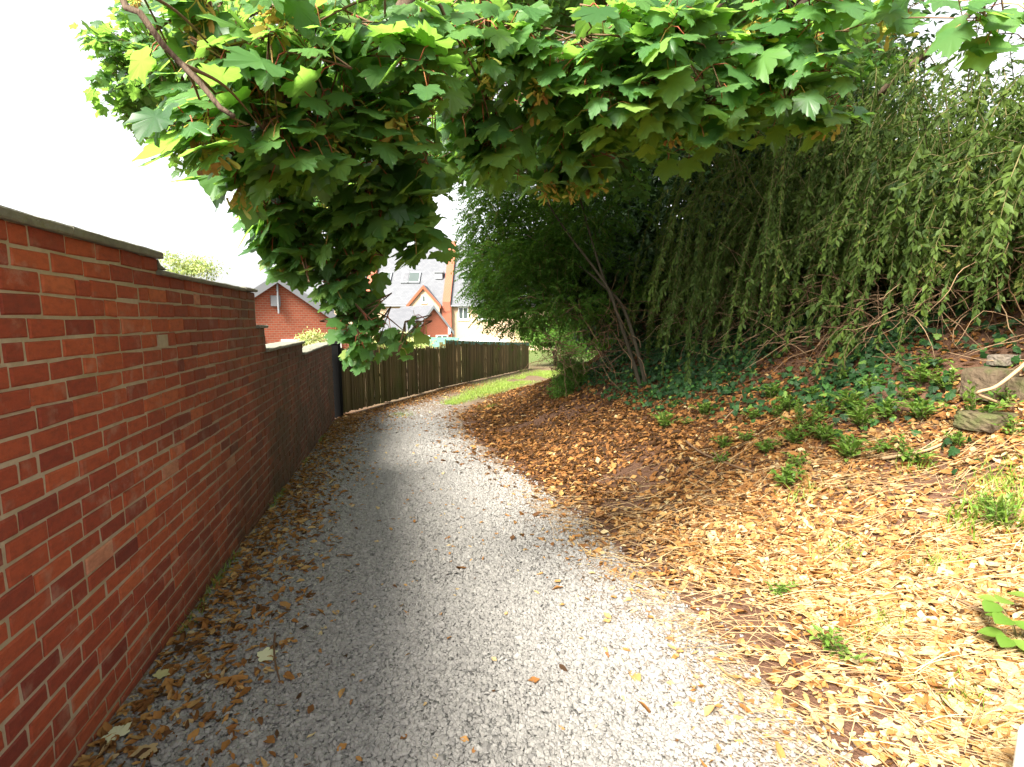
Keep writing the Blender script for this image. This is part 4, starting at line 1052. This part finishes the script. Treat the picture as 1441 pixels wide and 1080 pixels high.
# ---------------------------------------------------------------- ground litter and low growth
def on_ground(x, y, lift): return np.stack([x, y, H(x, y) + lift], -1)
def litter():
    mb = MB(); xs, ys, ss, tt, lf_ = [], [], [], [], []
    def put(x, y, s, t, lift):
        xs.append(x); ys.append(y); ss.append(s); tt.append(np.clip(t, 0, 1)); lf_.append(lift)
    for y0, y1, dens, s0 in ((.9, 4.0, 5400, .042), (4.0, 8.0, 3000, .051), (8.0, 14.0, 900, .068)):
        N = int((y1 - y0) * 5.0 * dens); y = rng.uniform(y0, y1, N); t = rng.uniform(-.75, 4.3, N); x = toe(y) + t * 1.05
        pr = np.interp(t + .25 * vnoise(x * 2, y * 2, 9), [-.75, -.4, 0, .5, 2.2, 2.9, 3.6], [.004, .03, .16, .95, .9, .45, .15])
        bare = vnoise(x * .9, y * .9, 11) + .35 * vnoise(x * 3, y * 3, 12)
        pr = pr * np.clip(1.15 - 3.0 * np.clip(bare - .10, 0, 1), .10, 1)
        soil = np.exp(-(((x - 2.9) / .65) ** 2 + ((y - 3.35) / .45) ** 2)); pr *= 1 - .85 * soil
        k = rng.random(N) < pr; x, y = x[k], y[k]; n = len(x)
        put(x, y, s0 * rng.lognormal(0, .36, n), rng.normal(.52, .27, n) + .32 * np.clip((3.8 - y) / 2, -.9, 1), rng.uniform(.003, .028, n))  # paler near, darker far: strong light on the near bank put into the tint
    # along the foot of the wall and loose over the gravel
    N = 5200; y = .9 + 9.2 * rng.random(N) ** 1.15; d = np.abs(rng.normal(0, .30, N)) + .02
    k = (rng.random(N) < np.clip(.9 + vnoise(y * 1.7, d * 3, 4), .2, 1)); y, d = y[k], d[k]; n = len(y)
    put(wall_x(y) + d, y, .046 * rng.lognormal(0, .3, n), rng.normal(.5, .22, n), rng.uniform(.016, .03, n))
    N = 2600; y = 8.0 + 9 * rng.random(N); x = np.interp(y, [8, 9.95, 15.9, 18], [-3.0, -3.3, -1.95, -1.3]) + np.abs(rng.normal(0, .45, N))
    put(x, y, .05 * rng.lognormal(0, .3, N), rng.normal(.45, .25, N), rng.uniform(.014, .03, N))
    N = 620; y = rng.uniform(1.0, 10, N); x = wall_x(y) + (toe(y) - wall_x(y)) * rng.random(N)
    put(x, y, .036 * rng.lognormal(0, .35, N), rng.normal(.68, .22, N), rng.uniform(.016, .024, N))
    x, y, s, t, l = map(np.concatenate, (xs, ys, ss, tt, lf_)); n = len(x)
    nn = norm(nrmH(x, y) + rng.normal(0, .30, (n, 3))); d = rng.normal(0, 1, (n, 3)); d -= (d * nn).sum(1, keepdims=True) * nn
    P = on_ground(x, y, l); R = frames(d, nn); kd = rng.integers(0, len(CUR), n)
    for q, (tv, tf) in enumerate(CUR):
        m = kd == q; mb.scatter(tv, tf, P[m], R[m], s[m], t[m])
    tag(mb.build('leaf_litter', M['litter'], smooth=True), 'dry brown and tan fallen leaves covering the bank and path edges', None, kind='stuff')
litter()

def straw():
    mb = MB()
    for k in range(3800):
        y = rng.uniform(1.0, 5.0) ; t = rng.uniform(-.35, 2.6); x = toe(y) + t
        if rng.random() < np.clip((y - 2.6) / 3, 0, .8): continue
        a = rng.normal(-.45, .7); d = np.array((math.cos(a), math.sin(a))); ln = rng.uniform(.06, .34); b_ = rng.normal(0, .12)
        q = np.array([(x + d[0] * ln * f - d[1] * b_ * ln * f * f, y + d[1] * ln * f + d[0] * b_ * ln * f * f) for f in (0, .35, .7, 1)])
        z = H(q[:, 0], q[:, 1]) + .02 + rng.uniform(0, .03) + np.array((0, .012, .012, 0)) * rng.random()
        mb.tube(np.column_stack([q, z]), np.array((.0016, .0017, .0014, .0008)) * rng.uniform(.6, 1.3), 3, np.clip(rng.normal(.42, .25), 0, 1))
    tag(mb.build('dry_stalks', M['straw']), 'dry straw coloured stalks strewn over the near bank', None, kind='stuff')
straw()

def ivy():
    mb = MB(); N = 20000
    y = rng.uniform(3.0, 10.5, N); t = rng.uniform(1.8, 4.6, N); x = toe(y) + t * 1.05
    pr = np.interp(t, [1.9, 2.7, 4.6], [0, 1, 1]) * np.interp(y, [3.2, 4.3, 5.2, 8.5, 10.5], [.0, .25, 1, 1, .5]) * np.clip(.75 + 1.9 * vnoise(x * 1.5, y * 1.5, 21), 0, 1)
    k = rng.random(N) < pr; x, y = x[k], y[k]; n = len(x)
    nn = norm(nrmH(x, y) + (-.3, -.3, .1) + rng.normal(0, .35, (n, 3))); d = rng.normal(0, .7, (n, 3)) + (-.3, -.3, -.8)
    mb.scatter(IVY, IVF, on_ground(x, y, rng.uniform(.02, .13, n)), frames(d, nn), rng.uniform(.04, .085, n), np.clip(rng.normal(.5, .25, n), 0, 1), IVR)
    tag(mb.build('ivy', M['ivy']), 'dark glossy ivy covering the shaded upper bank under the shrubs', None, kind='stuff')
ivy()

BL = np.array([(-.5, 0, 0), (.5, 0, 0), (.42, .45, .10), (-.42, .45, .10), (.25, .8, .32), (-.25, .8, .32), (0, 1, .55)])
BF = np.array([(0, 1, 2, 3), (3, 2, 4, 5), (5, 4, 6, 6)])
def grass():
    tv = np.column_stack([BL[:, 0] * .07, BL[:, 2], BL[:, 1]]); tf = np.array([(0, 1, 2), (0, 2, 3), (3, 2, 4), (3, 4, 5), (5, 4, 6)])
    mb = MB()
    def put(x, y, s, t):
        n = len(x); d = rdir(n); d[:, 2] = 0
        mb.scatter(tv, tf, on_ground(x, y, 0), frames(np.column_stack([d[:, 0], d[:, 1], np.zeros(n)]), np.column_stack([rng.normal(0, .25, n), rng.normal(0, .25, n), np.ones(n)])), s * rng.uniform(.5, 1.3, n), np.clip(rng.normal(t, .22, n), 0, 1))
    # strip of lawn along the far part of the path
    N = 42000; y = 11.5 + 20 * rng.random(N) ** .9; c = np.interp(y, [11.5, 14, 18, 24, 32], [-1.5, -.95, .1, 2.2, 6.3]); w = np.interp(y, [11.5, 14, 20, 32], [.2, .55, .95, 1.3])
    x = c + rng.normal(0, 1, N) * w * .55; k = vnoise(x * 1.2, y * .8, 31) > -.25
    put(x[k], y[k], .075, .45)
    a = spot(566, 586); n = 260; put(a[0] + rng.normal(0, .14, n), a[1] + rng.normal(0, .2, n), .06, .3)
    a = spot(690, 575); n = 260; put(a[0] + rng.normal(0, .12, n), a[1] + rng.normal(0, .2, n), .06, .3)
    # foot of the fence and wall
    N = 900; y = 16 + 10 * rng.random(N); x = np.interp(y, [9.95, 15.9, 25.8], [-3.4, -2.05, .95]) + np.abs(rng.normal(0, .12, N)); k = vnoise(y * 1.3, x * 0, 41) > .05; put(x[k], y[k], .11, .2)
    N = 1500; y = rng.uniform(2.4, 9.4, N); x = wall_x(y) + .02 + np.abs(rng.normal(0, .03, N)); k = vnoise(y * 2.3, x * 0, 43) > .22; put(x[k], y[k], .06, .25)
    # wisps on the near bank
    for px, py, n, sp, s in ((1400, 730, 260, .11, .12), (1420, 690, 180, .1, .1), (1290, 660, 60, .06, .1), (1180, 790, 60, .06, .08), (1240, 880, 70, .06, .07), (1130, 700, 60, .08, .09), (1320, 800, 60, .06, .08), (1210, 905, 50, .05, .06), (1350, 990, 60, .06, .07)):
        a = spot(px, py); put(a[0] + rng.normal(0, sp, n), a[1] + rng.normal(0, sp, n), s, .4)
    tag(mb.build('grass', M['grass']), 'short green grass in strips and wisps along the path', None, kind='stuff')
grass()

# weeds rooted in the bank
def weed_kind(h, n_st, lw, seed):
    s, f = MB(), MB()
    for k in range(n_st):
        a = rng.uniform(0, 6.28); sp = rng.uniform(.15, .9); ln = h * rng.uniform(.6, 1.15)
        cur = np.array([(math.cos(a) * sp * ln * q, math.sin(a) * sp * ln * q, ln * (q - .45 * sp * q * q)) for q in np.linspace(0, 1, 7)])
        s.tube(cur, np.linspace(.0028, .001, 7), 4, .3)
        t = norm(np.gradient(cur, axis=0))
        for q in range(1, 7):
            for sg in (1, -1):
                sd = norm(np.cross(t[q], (0, 0, 1.0)) + rng.normal(0, .25, 3)) * sg
                f.scatter(LV, LF, cur[q][None], frames((sd + t[q] * .6 + (0, 0, .1))[None], np.array([(0, 0, 1.0)]) + rng.normal(0, .2, (1, 3))), np.array([lw * rng.uniform(.7, 1.2)]), np.array([np.clip(rng.normal(.5, .25), 0, 1)]))
    return s, f
def weeds():
    kinds = [weed_kind(.20, 9, .055, 0), weed_kind(.13, 7, .042, 1), weed_kind(.30, 12, .06, 2)]
    spots_ = [
        (1130, 610, 2, 'tall leafy weed clump in the middle of the bank below the ivy'), (1090, 590, 0, 'leafy weed against the lower edge of the ivy'),
        (1115, 660, 1, 'small leafy weed in orange leaves under the tall weed clump'), (1180, 545, 0, 'weed on the dark upper bank just right of the ivy'),
        (1270, 565, 0, 'yellow green weed left of the mossy stone blocks'), (1330, 555, 2, 'bushy weed touching the side of the mossy stone blocks'),
        (1235, 640, 1, 'weed sprig at the upper edge of the bare soil patch'), (1280, 655, 0, 'weed tuft beside the fallen stick on the pale leaves'),
        (1425, 620, 1, 'weed sprig growing under the stone blocks at the right edge'), (1045, 625, 1, 'low weed on the bank left of the tall weed clump'),
        (1010, 655, 1, 'lone weed beside the forked stick on orange leaves'), (1200, 500, 2, 'trailing weed high on the bank among bare stems'),
        (965, 600, 1, 'weed at the left foot of the ivy'), (945, 575, 1, 'dark weed right of the slender tree stems'),
        (1400, 745, 2, 'thin grassy weed clump in sun at the right edge'), (1372, 600, 2, 'dark leafy weed sprouting over the face of the mossy stone blocks'), (1420, 570, 0, 'narrow leaved weed in front of the largest mossy block'), (1310, 520, 0, 'hanging weed below the shrub left of the stones'),
        (1095, 840, 1, 'tiny weed in pale leaves near the gravel edge'), (1180, 930, 1, 'tiny weed among straw at the bottom of the bank')]
    P0 = {}
    for i, (px, py, k, lab) in enumerate(spots_):
        b_ = spot(px, py)
        r = thing('weed', lab, 'weed', b_, 'weeds on the bank')
        r.rotation_euler = (0, 0, rng.uniform(0, 6)); sc = rng.uniform(.8, 1.2); r.scale = (sc, sc, sc)
        if k not in P0:
            s, f = kinds[k]; a = s.build('stems', M['greentwig']); c = f.build('leaves', M['bright']); P0[k] = (a, c)
        else:
            a, c = [o.copy() for o in P0[k]]; COL.objects.link(a); COL.objects.link(c)
        for o in (a, c): o.parent = r; o.location = (0, 0, 0)
weeds()

def seedlings():
    s, f = weed_kind(.14, 8, .05, 5); p0 = None
    for px, py in ((1085, 570), (1105, 580), (1150, 590), (1160, 625), (1120, 635), (1105, 690), (1060, 600), (1200, 585), (1225, 560), (1245, 590), (1150, 565), (1290, 590), (1075, 640), (1020, 630), (990, 585), (1300, 550), (1210, 610), (1195, 650), (940, 610), (1350, 640)):
        b_ = spot(px + rng.uniform(-6, 6), py + rng.uniform(-6, 6)); r = thing('weed_seedling', 'small green weed seedling among the leaves on the upper bank', 'seedling', b_, 'weed seedlings on the upper bank')
        r.rotation_euler = (0, 0, rng.uniform(0, 6)); sc = rng.uniform(1.0, 2.0); r.scale = (sc, sc, sc)
        if p0 is None: p0 = (s.build('stems', M['greentwig']), f.build('leaves', M['bright'])); a, c = p0
        else:
            a, c = [o.copy() for o in p0]; COL.objects.link(a); COL.objects.link(c)
        for o in (a, c): o.parent = r; o.location = (0, 0, 0)
seedlings()

def bramble():
    b_ = spot(1432, 905)
    r = thing('bramble_plant', 'bramble shoot with broad ribbed leaves at the lower right edge', 'plant', b_)
    s, f = MB(), MB()
    ov, of = lance(.42, .10, .12, 6); rb = np.tile((0, 1, 0), 7)
    for d, ln in (((-.6, -.2, .9), .14), ((.2, -.4, 1), .16), ((-.2, .5, .9), .15), ((.5, .3, .7), .2), ((-.9, -.5, .45), .12)):
        d = norm(np.array(d)); e = b_ + d * ln; s.tube([b_, b_ + d * ln * .5 + (0, 0, .015), e], (.003, .0025, .002), 5, .4)
        sd = norm(np.cross(d, (0, 0, 1.0)))
        for o in (d, sd + d * .2, -sd + d * .2):
            tip = norm(o * (1, 1, .1) + (0, 0, -.15) + rng.normal(0, .1, 3)); f.scatter(ov, of, (e + o * .01)[None], frames(tip[None], np.array([(0, -.2, 1.0)])), np.array([rng.uniform(.07, .095)]), np.array([rng.uniform(.3, .8)]), rb)
    s.build('stems', M['greentwig'], r); f.build('leaves', M['bright'], r, True)
bramble()

# stone blocks in the bank
def block(px, py, Y, size, rot, tint, label, cat='stone'):
    c = at(px, py, Y); w, d, h = size
    n = 6; V, Fq = [], []
    me = MB()
    # a rounded box: push the cells of a cube surface onto a superellipsoid
    def face(o, u, v):
        base = len(V)
        for i in range(n + 1):
            for j in range(n + 1):
                p = o + u * (2 * i / n - 1) + v * (2 * j / n - 1)
                m = (np.abs(p) ** 14).sum() ** (1 / 14); V.append(p / m)
        for i in range(n):
            for j in range(n): q = base + i * (n + 1) + j; Fq.append((q, q + n + 1, q + n + 2, q + 1))
    I = np.eye(3)
    for a, b_, c_ in ((0, 1, 2), (1, 2, 0), (2, 0, 1)):
        face(I[a], I[b_], I[c_]); face(-I[a], I[c_], I[b_])
    P = np.array(V)
    P = P * (1 + .07 * vnoise(P[:, 0] * 2.3 + px, P[:, 1] * 2.3 + P[:, 2] * 3.1, 3)[:, None] + .05 * vnoise(P[:, 0] * 6 + px, P[:, 1] * 5 + P[:, 2] * 7, 5)[:, None])
    P = P * np.array((w, d, h)) / 2; cr, sr = math.cos(rot), math.sin(rot)
    P = np.column_stack([P[:, 0] * cr - P[:, 1] * sr, P[:, 0] * sr + P[:, 1] * cr, P[:, 2]]) + c
    me.add(P, np.array(Fq), tint)
    o = me.build('stone_block', M['block'], None, False, tuple(c)); tag(o, label, cat, 'stone blocks in the bank')
def place_blocks():
    def Yof(px, py): return spot(px, py)[1]
    block(1392, 540, Yof(1392, 556), (.30, .24, .25), .35, .25, 'largest squarish mossy stone block set into the bank')
    block(1388, 592, Yof(1388, 600), (.34, .24, .13), .3, .35, 'smooth streaked stone block under the largest mossy block')
    block(1412, 507, Yof(1412, 520), (.17, .14, .09), .2, .8, 'pale grey lump of stone on top of the largest mossy block')
    block(1450, 548, Yof(1440, 556), (.24, .2, .17), .2, .5, 'stone block cut by the right edge of the photo')
place_blocks()

# fallen sticks
def stick(p0, p1, bend, r, label, fork=None, tint=.7):
    a, b_ = spot(*p0), spot(*p1); L = np.linalg.norm(b_ - a); sd = norm(np.cross(b_ - a, (0, 0, 1.0)))
    pts = []
    for f in np.linspace(0, 1, 6):
        p = a + (b_ - a) * f + sd * bend * L * math.sin(math.pi * f); p[2] = float(H(p[0], p[1])) + .035 + r; pts.append(p)
    c = MB(); c.tube(bez(pts, 4), np.linspace(r, r * .55, 21), 7, tint)
    if fork:
        e = spot(*fork); m = pts[3]; e[2] += .06; c.tube([m, (m + e) / 2 + (0, 0, .02), e], (r * .7, r * .5, r * .35), 6, tint)
    tag(c.build('fallen_stick', M['twig'], None, True), label, 'stick', 'sticks on the bank')
stick((965, 628), (1060, 672), .05, .012, 'long dark forked stick lying on the orange leaves', (1000, 640), .3)
stick((1240, 655), (1345, 628), .04, .014, 'thick pale stick lying beside the bare soil patch', None, .95)
stick((1395, 880), (1300, 840), .06, .007, 'thin stick on pale leaves beside the bramble', None, .5)
stick((1020, 595), (1045, 560), .03, .008, 'short stick leaning at the lower edge of the ivy', None, .6)
stick((388, 905), (395, 975), .03, .006, 'thin dark twig on the gravel near the big pale leaf', None, .1)

# bare pale branch that bends in front of the stone blocks
c = MB()
Yb = spot(1392, 556)[1] - .32
c.tube(bez([at(1455, 500, Yb + .1), at(1430, 523, Yb), at(1400, 545, Yb), at(1375, 553, Yb + .02), at(1395, 563, Yb + .05), at(1425, 575, Yb + .15), at(1440, 590, Yb + .3)], 5), np.linspace(.013, .009, 31), 8, .95)
tag(c.build('bare_branch', M['twig'], None, True), 'bare pale bent branch hooked across the stone blocks', 'branch')

# single big pale leaves lying on the gravel
def flat_leaf(px, py, s, rot, tint, label):
    b_ = spot(px, py); c = MB(); d = np.array([(math.cos(rot), math.sin(rot), .03)])
    c.scatter(SV * (1, 1, .7), SF, (b_ + (0, 0, .032))[None], frames(d, np.array([(.05, -.1, 1.0)])), np.array([s]), np.array([tint]), SR)
    tag(c.build('fallen_leaf', M['palefall'], None, True), label, 'leaf', 'pale leaves on the gravel')
M['palefall'] = leaf_mat('pale_fallen_leaf', [(0, (0.36, 0.25, 0.13)), (.5, (0.42, 0.42, 0.20)), (1, (0.56, 0.56, 0.38))], (.5, .5, .2), .15, .7, .2, rib=(.6, .55, .35))
flat_leaf(366, 934, .085, .6, .9, 'large pale green sycamore leaf alone on the gravel')
flat_leaf(168, 1048, .08, 2.4, .95, 'pale sycamore leaf by the wall at the bottom of the photo')
flat_leaf(222, 965, .06, 1.2, .4, 'curled pale brown leaf near the foot of the wall')
flat_leaf(210, 1062, .07, 5.0, .05, 'flat dull tan leaf at the bottom left of the gravel')

# white rounded post cut by the lower right corner
def marker():
    Y = spot(1440, 1079)[1] - .16; r = .05; e = at(1441, 1028, Y); b_ = e + (r * 1.1, 0, 0); g_ = float(H(b_[0], b_[1]))
    root = thing('marker_post', 'white rounded post cut off by the bottom right corner', 'post', (b_[0], b_[1], g_))
    h = e[2] + .015 - g_
    c = MB(); pr = [(r * 1.02, 0), (r * 1.01, h * .3), (r, h * .7), (r, h - .03), (r * .92, h - .012), (r * .7, h - .002), (.002, h)]
    c.tube([(b_[0], b_[1], g_ - .02 + z) for _, z in pr], [q for q, _ in pr], 20); c.build('post', M['white'], root, True)
    c = MB(); c.tube([(b_[0], b_[1], g_ - .05), (b_[0], b_[1], g_ + .03), (b_[0], b_[1], g_ + .05)], (.11, .11, .085), 20); c.build('base', M['white'], root, True)
marker()
